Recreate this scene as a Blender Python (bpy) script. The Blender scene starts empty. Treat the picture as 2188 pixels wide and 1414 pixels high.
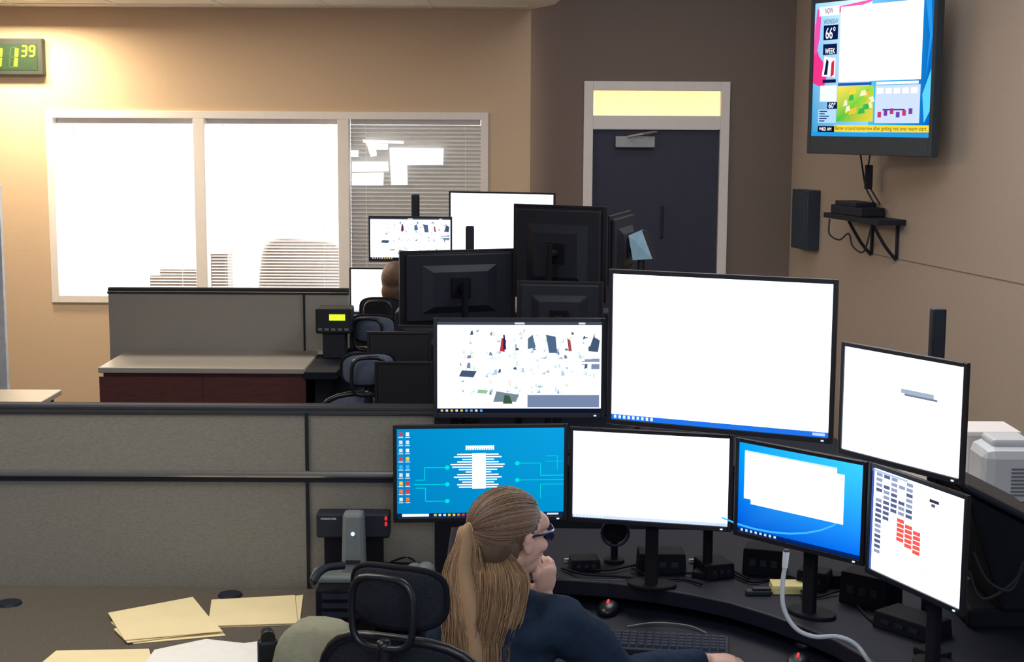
import bpy, math, random
from mathutils import Vector, Matrix, Euler
random.seed(7)
V=Vector
scene=bpy.context.scene
COL=scene.collection
try:
    scene.view_settings.view_transform='Standard'
except Exception: pass

# ------------------------------------------------------------------ camera
F=3200.0; CZ=2.25
PITCH=math.atan(445/F); ROLL=0.005
R=(Matrix.Rotation(math.pi/2-PITCH,3,'X') @ Matrix.Rotation(ROLL,3,'Z'))
camd=bpy.data.cameras.new('camera'); cam=bpy.data.objects.new('camera',camd); COL.objects.link(cam)
cam.matrix_world=Matrix.Translation((0,0,CZ)) @ R.to_4x4()
camd.sensor_width=36; camd.lens=F/2188*36; camd.clip_start=0.05
scene.camera=cam
def ray(px,py):
    d=R@V(((px-1094)/F,-(py-707)/F,-1)); return d/d.y
def PY(px,py,Y):
    d=ray(px,py); return V((d.x*Y,Y,CZ+d.z*Y))
def PZ(px,py,z):
    d=ray(px,py); t=(z-CZ)/d.z; return V((d.x*t,t,z))
def PP(px,py,p0,n):
    d=ray(px,py); o=V((0,0,CZ)); t=(p0-o).dot(n)/d.dot(n); return o+d*t

# ------------------------------------------------------------------ materials
def lin(c):
    out=[]
    for x in c:
        x=x/255.0
        out.append(x/12.92 if x<=0.04045 else ((x+0.055)/1.055)**2.4)
    return out
def mat(name,c,rough=0.6,metal=0.0,var=0.12,scale=20,bump=0.0,emit=None,es=0,stretch=(1,1,1),spec=0.5,detail=4,c2=None,trans=0,island=False):
    m=bpy.data.materials.new(name); m.use_nodes=True
    nt=m.node_tree; b=nt.nodes['Principled BSDF']
    l=lin(c)
    tc=nt.nodes.new('ShaderNodeTexCoord'); mp=nt.nodes.new('ShaderNodeMapping'); mp.inputs['Scale'].default_value=stretch
    nz=nt.nodes.new('ShaderNodeTexNoise'); nz.inputs['Scale'].default_value=scale; nz.inputs['Detail'].default_value=detail
    nt.links.new(tc.outputs['Object'],mp.inputs['Vector']); nt.links.new(mp.outputs[0],nz.inputs['Vector'])
    cr=nt.nodes.new('ShaderNodeValToRGB')
    if c2: a=lin(c2); bb=l; cr.color_ramp.elements[0].position=.38; cr.color_ramp.elements[1].position=.62
    else:
        a=[x*(1-var) for x in l]; bb=[min(1,x*(1+var)) for x in l]; cr.color_ramp.elements[0].position=.3; cr.color_ramp.elements[1].position=.7
    cr.color_ramp.elements[0].color=(*a,1); cr.color_ramp.elements[1].color=(*bb,1)
    if island:
        gi=nt.nodes.new('ShaderNodeNewGeometry'); cr.color_ramp.elements[0].position=0; cr.color_ramp.elements[1].position=1
        nt.links.new(gi.outputs['Random Per Island'],cr.inputs[0])
    else:
        nt.links.new(nz.outputs[0],cr.inputs[0])
    nt.links.new(cr.outputs[0],b.inputs['Base Color'])
    b.inputs['Roughness'].default_value=rough; b.inputs['Metallic'].default_value=metal
    b.inputs['Specular IOR Level'].default_value=spec
    if bump:
        bp=nt.nodes.new('ShaderNodeBump'); bp.inputs['Strength'].default_value=bump; bp.inputs['Distance'].default_value=.01
        nt.links.new(nz.outputs[0],bp.inputs['Height']); nt.links.new(bp.outputs[0],b.inputs['Normal'])
    if emit:
        b.inputs['Emission Color'].default_value=(*lin(emit),1); b.inputs['Emission Strength'].default_value=es
    return m
def screen_mat():
    m=bpy.data.materials.new('lit_display'); m.use_nodes=True; nt=m.node_tree; nt.nodes.clear()
    o=nt.nodes.new('ShaderNodeOutputMaterial'); e=nt.nodes.new('ShaderNodeEmission'); a=nt.nodes.new('ShaderNodeAttribute'); a.attribute_name='Col'
    nt.links.new(a.outputs['Color'],e.inputs[0]); nt.links.new(e.outputs[0],o.inputs[0]); e.inputs[1].default_value=1.0
    return m
M={}
M['wall']=mat('beige_wall_paint',(210,186,160),.85,var=.03,scale=60,bump=.03)
M['wall_dark']=mat('taupe_wall_paint',(122,110,104),.85,var=.03,scale=60,bump=.03)
M['wall_right']=mat('greige_wall_paint',(172,158,146),.85,var=.03,scale=60,bump=.03)
M['ceil']=mat('ceiling_tile',(235,226,212),.9,var=.05,scale=80)
M['floor']=mat('carpet',(66,64,66),.95,var=.2,scale=150)
M['white']=mat('white_trim_paint',(236,232,232),.5,var=.02)
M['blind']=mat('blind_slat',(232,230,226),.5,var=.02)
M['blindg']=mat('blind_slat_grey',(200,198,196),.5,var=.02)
M['office']=mat('white_glow_office_wall',(245,245,245),.8,var=.01,emit=(255,255,250),es=1.3)  # emission put into the wall material in place of lamplight
M['black']=mat('black_plastic',(22,28,42),.55,var=.1,spec=.4)  # bluish lift puts haze from the screens into the black
M['blackg']=mat('gloss_black_plastic',(18,21,30),.35,var=.1)
M['hazeblk']=mat('hazy_black_plastic',(23,31,52),.55,var=.1,spec=.4)  # navy tone is screen haze put into the base colour
M['dim']=mat('matte_dark_plastic',(12,14,24),.75,var=.1,spec=.2)
M['bezel']=mat('bezel_black',(16,18,28),.4,var=.1)
M['tvb']=mat('dark_grey_tv_bezel',(52,60,68),.6,var=.05,spec=.3)
M['fabric']=mat('panel_fabric',(124,121,113),.95,var=.13,scale=190,stretch=(.4,1,1.4),bump=.05,detail=4)
M['fabric2']=mat('panel_fabric_light',(154,152,146),.95,var=.10,scale=160,bump=.05,detail=4)
M['rail']=mat('dark_metal_rail',(60,61,65),.3,metal=.6,var=.05)
M['railhi']=mat('grey_metal_rail',(150,150,150),.22,metal=.8,var=.05)
M['lam']=mat('speckled_laminate',(104,96,86),.4,scale=200,c2=(80,74,66),detail=5)
M['lamd']=mat('dark_laminate',(22,27,42),.65,var=.25,scale=150,detail=8,spec=.2)
M['edge']=mat('dark_edge',(14,18,32),.5,var=.1,spec=.3)
M['counter']=mat('grey_counter',(165,160,154),.4,var=.08,scale=150)
M['maroon']=mat('maroon_wood',(88,42,42),.5,var=.2,scale=12,stretch=(1,1,6))
M['door']=mat('dusty_navy_door',(44,47,72),.55,var=.05,scale=10)
M['steel']=mat('brushed_steel',(170,175,185),.3,metal=.9,var=.05)
M['silver']=mat('silver_plastic',(165,172,180),.4,var=.05)
M['grey']=mat('grey_plastic',(108,115,117),.5,var=.05)
M['manila']=mat('manila_card',(240,222,176),.7,var=.04,scale=8)
M['paper']=mat('white_paper',(238,236,230),.7,var=.03,scale=30)
M['reflection']=mat('painted_reflection',(240,242,245),.6,var=.02,emit=(255,255,255),es=.75)  # self-glow painting screen reflections in the window glass
M['skin']=mat('skin',(214,172,154),.55,var=.05,scale=30,spec=.3)
M['lips']=mat('lips',(184,116,108),.45)
M['hair']=mat('brown_hair',(104,84,70),.6,scale=30,c2=(84,66,56),stretch=(1,1,.3),spec=.3)
M['hairs']=mat('brown_hair_strands',(156,128,106),.5,c2=(74,56,46),spec=.35,island=True)
M['hairl']=mat('blond_brown_hair',(190,156,122),.55,c2=(108,82,62),spec=.3,island=True)
M['sweat']=mat('navy_sweater',(31,45,64),.95,var=.12,scale=25,bump=.2,spec=.2)
M['pants']=mat('dark_trousers',(30,32,40),.9)
M['shoe']=mat('black_shoes',(20,20,22),.5)
M['eye']=mat('eye_white',(230,230,228),.2,var=.02)
M['chmesh']=mat('chair_mesh',(30,34,44),.85,var=.4,scale=220,bump=.2,spec=.25)
M['chmeshb']=mat('blue_grey_chair_mesh',(84,96,120),.8,var=.25,scale=220,bump=.2)
M['olive']=mat('olive_upholstery',(138,138,118),.85,var=.08,scale=50,bump=.1)
M['leather']=mat('dark_leather',(112,102,96),.5,var=.1)
M['post']=mat('yellow_paper',(225,216,150),.7,var=.03)
M['machine']=mat('white_appliance_plastic',(205,210,218),.45,var=.03)
M['transom']=mat('warm_glow_glass',(255,232,180),.4,var=.02,emit=(255,226,162),es=.95)  # glow put into the glass instead of a lit room behind
M['box']=mat('dark_green_grey_metal',(50,65,82),.45,metal=.2,var=.08)
M['clock']=mat('clock_case',(44,50,46),.5,var=.05)
M['clockface']=mat('clock_face',(34,56,38),.4,var=.1)
M['digit']=mat('green_led',(200,255,20),.5,emit=(190,255,20),es=1.8)
M['digitg']=mat('dim_green_led',(36,70,34),.5,emit=(40,90,30),es=.15)
M['lcd']=mat('yellow_green_lcd',(200,220,40),.5,emit=(200,225,40),es=1.2)
M['redled']=mat('red_led',(255,40,40),.5,emit=(255,30,30),es=2.5)
M['greenled']=mat('green_led_small',(60,255,120),.5,emit=(40,255,120),es=2.0)
M['whiteled']=mat('white_led',(200,220,255),.5,emit=(200,225,255),es=1.0)
M['brown']=mat('brown_hair_dark',(86,66,54),.6,var=.3,scale=60)
M['glassframe']=mat('dark_blue_frames',(30,32,74),.25)
M['lens']=mat('tinted_lens',(60,70,110),.1,var=.02)
M['txt']=mat('pale_print',(200,205,215),.5,emit=(200,205,215),es=.1)
M['txtd']=mat('dark_print',(20,20,30),.5)
M['tabletop']=mat('light_table_top',(190,182,168),.5,var=.05)
M['bluegrey']=mat('pale_blue_plastic',(120,152,172),.4,var=.1)
M['keys']=mat('dark_key_caps',(36,42,62),.6,var=.05,spec=.3)
SCR=screen_mat()

# ------------------------------------------------------------------ geometry builder
class G:
    def __init__(s): s.v=[]; s.f=[]; s.c=None
    def add(s,vs,fs,Mx=None):
        o=len(s.v)
        for p in vs:
            p=V(p)
            s.v.append(Mx@p if Mx else p)
        for f in fs: s.f.append([i+o for i in f])
        return s
    def box(s,c,d,Mx=None,top=1.0,topy=None):
        x,y,z=d[0]/2,d[1]/2,d[2]/2; ty=top if topy is None else topy
        vs=[V((c[0]+a*x*(top if k>0 else 1),c[1]+b*y*(ty if k>0 else 1),c[2]+k*z)) for k in(-1,1) for a,b in((-1,-1),(1,-1),(1,1),(-1,1))]
        return s.add(vs,[(3,2,1,0),(4,5,6,7),(0,1,5,4),(1,2,6,5),(2,3,7,6),(3,0,4,7)],Mx)
    def prism(s,poly,z0,z1,Mx=None):
        a=sum(poly[i][0]*poly[(i+1)%len(poly)][1]-poly[(i+1)%len(poly)][0]*poly[i][1] for i in range(len(poly)))
        if a<0: poly=poly[::-1]
        n=len(poly)
        vs=[(p[0],p[1],z0) for p in poly]+[(p[0],p[1],z1) for p in poly]
        fs=[list(range(n))[::-1],list(range(n,2*n))]+[(i,(i+1)%n,n+(i+1)%n,n+i) for i in range(n)]
        return s.add(vs,fs,Mx)
    def plate(s,c,w,h,t,e=4,n=32,Mx=None,bow=0):
        pts=[]
        for i in range(n):
            a=2*math.pi*i/n; ca,sa=math.cos(a),math.sin(a)
            pts.append((w/2*math.copysign(abs(ca)**(2/e),ca),h/2*math.copysign(abs(sa)**(2/e),sa)))
        vs=[]
        for sy,sc in((-t/2,.93),(-t/4,1),(t/4,1),(t/2,.93)):
            for x,z in pts:
                vs.append((c[0]+x*sc,c[1]+sy+bow*(x*sc/(w/2))**2,c[2]+z*sc))
        o=[]
        for k in range(3):
            for i in range(n): o.append((k*n+i,k*n+(i+1)%n,(k+1)*n+(i+1)%n,(k+1)*n+i))
        vs.append((c[0],c[1]-t/2,c[2])); vs.append((c[0],c[1]+t/2,c[2]))
        for i in range(n):
            o.append((4*n,(i+1)%n,i)); o.append((4*n+1,3*n+i,3*n+(i+1)%n))
        return s.add(vs,o,Mx)
    def tube(s,pts,rs,n=10,closed=False,Mx=None,sm=0):
        pts=[V(p) for p in pts]
        if not hasattr(rs,'__len__'): rs=[rs]*len(pts)
        rs=list(rs)
        if sm:
            np_,nr=[],[]
            m=len(pts)
            rng=range(m if closed else m-1)
            for i in rng:
                p0=pts[i-1] if (closed or i>0) else pts[i]; p1=pts[i]; p2=pts[(i+1)%m]; p3=pts[(i+2)%m] if (closed or i+2<m) else p2
                for k in range(sm):
                    t=k/sm
                    np_.append(.5*((2*p1)+(p2-p0)*t+(2*p0-5*p1+4*p2-p3)*t*t+(3*p1-p0-3*p2+p3)*t**3)); nr.append(rs[i]*(1-t)+rs[(i+1)%m]*t)
            if not closed: np_.append(pts[-1]); nr.append(rs[-1])
            pts,rs=np_,nr
        m=len(pts); vs=[]; up=None
        for i,p in enumerate(pts):
            if closed: t=pts[(i+1)%m]-pts[i-1]
            else: t=pts[min(i+1,m-1)]-pts[max(i-1,0)]
            if t.length<1e-9: t=V((0,0,1))
            t.normalize()
            if up is None:
                up=V((0,0,1)) if abs(t.z)<.9 else V((1,0,0))
            a=up-t*up.dot(t)
            if a.length<1e-6: a=t.orthogonal()
            a.normalize(); up=a; b=t.cross(a)
            for k in range(n):
                w=2*math.pi*k/n; vs.append(p+(a*math.cos(w)+b*math.sin(w))*rs[i])
        fs=[]
        for i in range(m if closed else m-1):
            j=(i+1)%m
            for k in range(n): fs.append((i*n+k,i*n+(k+1)%n,j*n+(k+1)%n,j*n+k))
        if not closed:
            fs.append(list(range(n))[::-1]); fs.append(list(range((m-1)*n,m*n)))
        return s.add(vs,fs,Mx)
    def cyl(s,p0,p1,r0,r1=None,n=20,Mx=None):
        return s.tube([p0,p1],[r0,r0 if r1 is None else r1],n,Mx=Mx)
    def ell(s,c,r,Mx=None,nu=20,nv=12,ax=None):
        vs=[];fs=[]
        for j in range(nv+1):
            ph=math.pi*j/nv
            for i in range(nu):
                th=2*math.pi*i/nu
                q=V((r[0]*math.sin(ph)*math.cos(th),r[1]*math.sin(ph)*math.sin(th),r[2]*math.cos(ph)))
                if ax: q=ax[0]*q.x+ax[1]*q.y+ax[2]*q.z
                vs.append(V(c)+q)
        for j in range(nv):
            for i in range(nu): fs.append((j*nu+i,(j+1)*nu+i,(j+1)*nu+(i+1)%nu,j*nu+(i+1)%nu))
        return s.add(vs,fs,Mx)
def to_mesh(name,g,mt,smooth=False):
    me=bpy.data.meshes.new(name); me.from_pydata([tuple(p) for p in g.v],[],g.f); me.update()
    if mt: me.materials.append(mt)
    if smooth:
        for p in me.polygons: p.use_smooth=True
    return me
RM={}
def thing(name,label,cat,loc=(0,0,0),yaw=0,group=None):
    o=bpy.data.objects.new(name,None); o.empty_display_size=.1; COL.objects.link(o)
    mw=Matrix.Translation(loc)@Matrix.Rotation(yaw,4,'Z'); o.matrix_basis=mw
    o['label']=label; o['category']=cat
    if group:o['group']=group
    RM[o]=mw; return o
def mods(o,bevel=0,remesh=0,smooth_it=0,disp=0):
    if remesh:
        m=o.modifiers.new('remesh','REMESH'); m.mode='VOXEL'; m.voxel_size=remesh; m.use_smooth_shade=True
    if smooth_it:
        m=o.modifiers.new('sm','SMOOTH'); m.iterations=smooth_it; m.factor=.5
    if bevel:
        m=o.modifiers.new('bv','BEVEL'); m.width=bevel; m.segments=2; m.limit_method='ANGLE'; m.angle_limit=.7
    if disp:
        t=bpy.data.textures.new('folds','CLOUDS'); t.noise_scale=.07
        m=o.modifiers.new('dp','DISPLACE'); m.texture=t; m.strength=disp; m.mid_level=.5
def part(name,parent,g,mt,root=None,world=False,bevel=0,smooth=False,label=None,**k):
    root=root or parent
    if world:
        inv=RM[root].inverted(); g.v=[inv@p for p in g.v]
    o=bpy.data.objects.new(name,to_mesh(name,g,mt,smooth)); COL.objects.link(o); o.parent=parent
    if label:o['label']=label
    mods(o,bevel,**k); return o
def solo(name,label,cat,g,mt,bevel=0,smooth=False,group=None,**k):
    xs=[p.x for p in g.v];ys=[p.y for p in g.v];zs=[p.z for p in g.v]
    c=V(((min(xs)+max(xs))/2,(min(ys)+max(ys))/2,min(zs)))
    g.v=[p-c for p in g.v]
    o=bpy.data.objects.new(name,to_mesh(name,g,mt,smooth)); COL.objects.link(o); o.location=c
    o['label']=label;o['category']=cat
    if group:o['group']=group
    mods(o,bevel,**k); return o
def struct(name,g,mt,label=None,cat=None,bevel=0):
    o=bpy.data.objects.new(name,to_mesh(name,g,mt)); COL.objects.link(o); o['kind']='structure'
    o['label']=label or name; o['category']=cat or name.split('_')[0]
    mods(o,bevel); return o
def textpart(parent,s,h,loc,mt,name='lettering',width=None,root_rot=None,align='CENTER'):
    cu=bpy.data.curves.new('t','FONT'); cu.body=s; cu.size=h; cu.align_x=align; cu.align_y='CENTER'
    ob=bpy.data.objects.new('t',cu); COL.objects.link(ob)
    dg=bpy.context.evaluated_depsgraph_get(); me=bpy.data.meshes.new_from_object(ob.evaluated_get(dg))
    bpy.data.objects.remove(ob)
    w=max([v.co.x for v in me.vertices])-min([v.co.x for v in me.vertices]) if len(me.vertices) else 1
    sx=(width/w) if width else 1
    me.transform(Matrix.Translation(loc)@Matrix.Rotation(math.pi/2,4,'X')@Matrix.Diagonal((sx,1,1,1)))
    me.materials.clear(); me.materials.append(mt)
    o=bpy.data.objects.new(name,me); COL.objects.link(o); o.parent=parent; return o
def duplicate_thing(root,loc,yaw,label,group=None):
    n=root.copy(); COL.objects.link(n); n.matrix_basis=Matrix.Translation(loc)@Matrix.Rotation(yaw,4,'Z'); RM[n]=n.matrix_basis.copy(); n['label']=label
    if group:n['group']=group
    def rec(a,b):
        for ch in a.children:
            c=ch.copy(); COL.objects.link(c); c.parent=b; c.matrix_basis=ch.matrix_basis.copy(); rec(ch,c)
    rec(root,n); return n

# ------------------------------------------------------------------ display content
W=(2.0,2.15,2.45)
def em(c,k=1.0): l=lin(c); return (l[0]*k,l[1]*k,l[2]*k)
class Screen:
    def __init__(s): s.q=[]
    def r(s,u0,v0,u1,v1,c,layer=1):
        cs=c if isinstance(c,list) else [c]*4
        s.q.append(([(u0,v0),(u1,v0),(u1,v1),(u0,v1)],cs,layer)); return s
    def p(s,pts,c,layer=1): s.q.append((pts,[c]*len(pts),layer)); return s
    def line(s,pts,w,c,layer=1,asp=1.78):
        for a,b in zip(pts,pts[1:]):
            if abs(a[1]-b[1])<1e-6: s.r(min(a[0],b[0]),a[1]-w*asp/2,max(a[0],b[0]),a[1]+w*asp/2,c,layer)
            elif abs(a[0]-b[0])<1e-6: s.r(a[0]-w/2,min(a[1],b[1]),a[0]+w/2,max(a[1],b[1]),c,layer)
        return s
    def disc(s,u,v,r,c,layer=1,asp=1.78):
        return s.p([(u+r*math.cos(a*math.pi/6),v+r*asp*math.sin(a*math.pi/6)) for a in range(12)],c,layer)
    def build(s,parent,x0,z0,w,h,y,name='display'):
        vs=[];fs=[];cc=[]
        for pts,cs,l in s.q:
            o=len(vs)
            for (u,v) in pts: vs.append((x0+u*w,y-.0004*l,z0+v*h))
            fs.append(list(range(o,o+len(pts)))); cc+=[(*c,1) for c in cs]
        me=bpy.data.meshes.new(name); me.from_pydata(vs,[],fs); me.update()
        at=me.color_attributes.new('Col','FLOAT_COLOR','CORNER')
        for i,c in enumerate(cc): at.data[i].color=c
        me.materials.append(SCR)
        o=bpy.data.objects.new(name,me); COL.objects.link(o); o.parent=parent; return o
def sc_white(k=1.0,taskbar=None,icons=True,top=None):
    s=Screen(); w=tuple(x*k for x in W); s.r(0,0,1,1,w,0)
    if top: s.r(0,.985,1,1,em(top),1)
    if taskbar:
        s.r(0,0,1,.035,em(taskbar,1.2))
        if icons:
            for i in range(9): s.r(.012+i*.022,.008,.024+i*.022,.03,em((220,235,255),1.2),2)
            s.r(.93,.01,.985,.028,em((200,220,255),1.0),2)
    return s
def sc_cctv(seed=1):
    rd=random.Random(seed); s=Screen(); s.r(0,0,1,1,W,0)
    s.r(0,.965,1,1,em((70,78,92))); s.r(.47,.972,.53,.992,em((230,230,240)),2); s.r(.86,.972,.9,.992,em((230,230,240)),2)
    cols=[(215,232,245),(170,195,215),(110,130,155),(235,222,215),(205,228,205),(235,242,250),(150,170,200),(245,238,230),(70,85,110)]
    for j in range(4):
        for i in range(6):
            u0=.12+i*.145; v0=.2+j*.185
            if i==5 and j==0: continue
            for k in range(5):
                a=rd.random()*.08; b=rd.random()*.09; w=.02+rd.random()*.04; h=.03+rd.random()*.05
                ca=em((225,238,250),1.6); cb=em(rd.choice(cols),1.1)
                s.r(u0+a,v0+b,u0+a+w,v0+b+h,[ca,cb,ca,W],1+k*.3)
            for k in range(5):
                a=rd.random()*.12; b=rd.random()*.14; w=.006+rd.random()*.02; h=.012+rd.random()*.05
                s.p([(u0+a,v0+b),(u0+a+w,v0+b+rd.uniform(-.01,.02)),(u0+a+w*rd.uniform(.4,1.1),v0+b+h),(u0+a+rd.uniform(-.004,.01),v0+b+h*.9)],em(rd.choice(cols),1.2),3+k*.3)
    s.p([(.38,.68),(.41,.67),(.42,.8),(.39,.83)],em((190,60,70)),5); s.p([(.4,.7),(.42,.7),(.41,.86),(.4,.86)],em((40,45,80)),6)
    s.p([(.68,.66),(.73,.66),(.72,.84),(.66,.86)],em((80,105,140)),5); s.p([(.55,.7),(.6,.72),(.58,.86),(.55,.82)],em((90,115,140)),5)
    s.p([(.13,.4),(.22,.39),(.24,.46),(.15,.47)],em((70,90,115)),5); s.p([(.8,.68),(.82,.68),(.81,.8),(.79,.82)],em((160,80,80)),5); s.p([(.92,.68),(.98,.67),(.99,.8),(.95,.84)],em((70,90,120)),5)
    s.p([(.34,.12),(.48,.12),(.5,.2),(.36,.24)],em((120,140,150)),5); s.p([(.4,.1),(.46,.1),(.44,.19),(.41,.2)],em((60,90,70)),6); s.p([(.24,.22),(.3,.21),(.31,.25),(.25,.26)],em((150,190,150),1.1),5)
    s.r(.88,.48,.99,.54,em((130,145,175))); s.r(.88,.56,.99,.6,em((140,155,185)))
    s.r(.55,.06,.99,.2,em((122,138,172)),6); s.r(0,0,1,.05,em((14,22,44)),6)
    for i in range(9): s.r(.02+i*.03,.015,.035+i*.03,.037,em(rd.choice([(230,200,90),(120,180,240),(230,230,240)])),7)
    return s
def sc_teal():
    s=Screen(); k=1.15; s.r(0,0,1,1,[em((0,122,184),k),em((0,140,198),k),em((10,152,212),k),em((0,134,196),k)],0)
    rd=random.Random(3); ic=[(235,240,250),(220,60,50),(70,170,240),(240,200,80),(210,225,240),(240,120,60)]
    for c in range(2):
        for j in range(9):
            u=.014+c*.04; v=.92-j*.092
            s.r(u,v,u+.02,v+.04,em(rd.choice(ic),1.1)); s.r(u-.004,v-.022,u+.024,v-.01,em((200,225,245)),1)
    s.r(.42,.775,.57,.8,W)
    for i in range(13): s.r(.41+i*.0135,.755,.418+i*.0135,.805,W,2)
    wd=[.13,.15,.1,.13,.17,.16,.12,.08,.13,.15,.12,.1,.13,.12]
    for i,w in enumerate(wd): s.r(.49-w,.70-i*.0285,.49+w*.9,.712-i*.0285,W); s.r(.45,.70-i*.0285-.01,.53,.712-i*.0285+.006,W)
    t=em((0,215,210),1.2)
    s.line([(.11,.42),(.165,.42),(.165,.56),(.3,.56)],.004,t); s.disc(.3,.56,.014,t,2)
    s.line([(.1,.37),(.3,.37)],.004,t); s.disc(.3,.37,.014,t,2)
    s.line([(.11,.33),(.17,.33),(.17,.18),(.3,.18)],.004,t); s.disc(.3,.18,.014,t,2)
    s.line([(.72,.6),(.86,.6),(.86,.46),(1,.46)],.004,t); s.disc(.72,.6,.014,t,2)
    s.line([(.72,.41),(1,.41)],.004,t); s.disc(.72,.41,.014,t,2); s.line([(.86,.2),(.86,.36),(1,.36)],.004,t)
    s.line([(.89,.68),(.96,.68),(.96,.52)],.003,t); s.line([(.89,.62),(.99,.62)],.003,t)
    s.r(0,0,1,.045,em((10,40,80))); s.r(.03,.008,.19,.04,em((225,235,245),1.2),2)
    for i in range(11): s.r(.22+i*.028,.01,.236+i*.028,.036,em(rd.choice(ic),1.1),2)
    s.r(.9,.012,.97,.032,em((220,235,255)),2)
    return s
def sc_blue():
    s=Screen(); b=em((0,76,200),1.2);c=em((50,185,255),1.4)
    s.r(0,0,1,1,[b,em((0,100,225),1.2),c,em((0,150,250),1.3)],0)
    arc=[(.15+.76*math.cos(t),.60-.53*math.sin(t)) for t in [i*math.pi/16 for i in range(2,15)]]
    for p,q in zip(arc,arc[1:]): s.p([(p[0],p[1]),(q[0],q[1]),(q[0],q[1]-.02),(p[0],p[1]-.02)],em((60,180,255),1.2),1)
    s.r(.05,.38,.80,.90,W,2); s.r(.11,.33,.86,.86,W,3); s.r(.05,.90,.80,.92,em((200,230,250),1.2),2)
    s.r(0,0,1,.04,em((0,40,110)),2)
    for i in range(8): s.r(.03+i*.04,.008,.05+i*.04,.034,em((210,230,250)),3)
    return s
def sc_table():
    s=Screen(); s.r(0,0,1,1,W,0); rd=random.Random(5)
    s.r(0,0,.025,1,em((70,100,190),1.1)); s.r(.0,.965,.4,.985,em((170,190,230),1.2))
    g=em((92,104,140)); g2=em((150,160,190),1.1); rr=em((240,90,80),1.15)
    for c in range(2):
        for j in range(16):
            if rd.random()<.92:
                v=.93-j*.05; u=.05+c*.085
                if c==0 or j<9: s.r(u,v,u+.07,v+.034,g if rd.random()<.7 else g2)
    for c in range(3):
        for j in range(7):
            if rd.random()<.9: s.r(.2+.02+c*.085,.93-j*.05,.2+.09+c*.085,.964-j*.05,g if rd.random()<.6 else g2)
    for i in range(3):
        for j in range(5): s.r(.3+i*.09,.56-j*.045-i*.03,.38+i*.09,.597-j*.045-i*.03,rr,2)
    s.r(.64,.86,.74,.89,em((60,60,80)),2); s.r(.66,.82,.7,.85,em((100,100,120)),2)
    s.r(.55,.18,.72,.24,em((225,228,245),1.3),2)
    return s
def sc_tv():
    s=Screen()
    s.r(0,0,.5,1,[em((40,160,220)),em((120,200,240),1.2),em((225,240,250),1.3),em((150,205,240),1.2)],0)
    s.r(.5,0,1,1,[em((60,190,235),1.1),em((0,100,200)),em((0,110,200)),em((120,190,240),1.2)],0)
    s.p([(0,.86),(.05,.8),(.03,.68),(0,.6)],em((235,120,190),1.2),1)
    s.p([(0,.4),(.1,.36),(.14,.5),(.05,.6),(0,.72)],em((230,50,130),1.2),1)
    s.p([(.02,.96),(.06,.94),(.05,.74),(.02,.6),(.0,.7)],em((225,80,165),1.2),1.5)
    s.p([(.1,.95),(.5,.99),(.5,.975),(.3,.93),(.12,.9)],em((240,90,170),1.2),1)
    s.p([(.93,.3),(1,.5),(1,.2),(.95,.1)],em((90,200,250),1.2),1); s.p([(.93,.95),(.97,.7),(.95,.4),(.99,.7),(.97,.98)],em((40,150,235),1.1),2)
    s.r(.235,.405,.915,.955,W,3)
    dk=em((12,30,80))
    s.r(.04,.9,.22,.97,em((235,235,250),1.2),2)
    s.r(.085,.72,.215,.83,dk,4); s.r(.085,.61,.21,.69,dk,4); s.p([(.08,.45),(.2,.44),(.2,.58),(.1,.6)],em((240,235,250),1.3),3)
    s.p([(.1,.46),(.13,.46),(.14,.56),(.12,.58)],dk,5); s.p([(.16,.44),(.19,.46),(.19,.57),(.165,.55)],em((220,40,60)),5); s.r(.09,.4,.21,.425,dk,4)
    s.r(.07,.26,.22,.38,em((215,235,250),1.4),3); s.r(.14,.205,.23,.255,dk,5); s.r(.06,.1,.22,.2,em((170,210,245),1.2),3); s.r(.06,.03,.21,.075,em((14,16,30)),4)
    for i in range(5): s.r(.07,.11+i*.018,.07+.05+.02*(i%3),.118+i*.018,em((20,40,110)),5)
    gcs=[em((60,190,60),1.1),em((230,200,60),1.2),em((150,210,70),1.2),em((245,215,80),1.2)]
    s.r(.225,.11,.54,.37,gcs,3); rd=random.Random(2)
    for i in range(16):
        u=.24+rd.random()*.25;v=.13+rd.random()*.18;w=.02+rd.random()*.05;s.p([(u,v),(u+w,v+.01),(u+w*.8,v+.05),(u+w*.2,v+.04)],em(rd.choice([(120,200,60),(250,210,70),(245,190,60),(60,180,80),(240,240,200)]),1.1),4+i*.2)
    s.r(.23,.375,.52,.395,em((40,90,180)),4); s.r(.56,.375,.9,.395,em((230,240,250),1.3),4)
    s.r(.555,.1,.915,.37,em((190,205,235),1.3),3)
    for i in range(5): s.r(.57+i*.068,.31,.62+i*.068,.35,em((235,240,250),1.5),4)
    for i in range(6): s.r(.58+i*.05,.14+.012*(i%3),.61+i*.05,.18+.012*(i%3),em((120,70,180) if i%2 else (200,60,120)),5)
    s.r(.62,.19,.8,.2,em((60,80,160)),5)
    s.r(.21,.035,1,.085,em((245,215,60),1.1),4); s.r(0,0,1,.03,em((40,160,230)),3)
    return s

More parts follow.
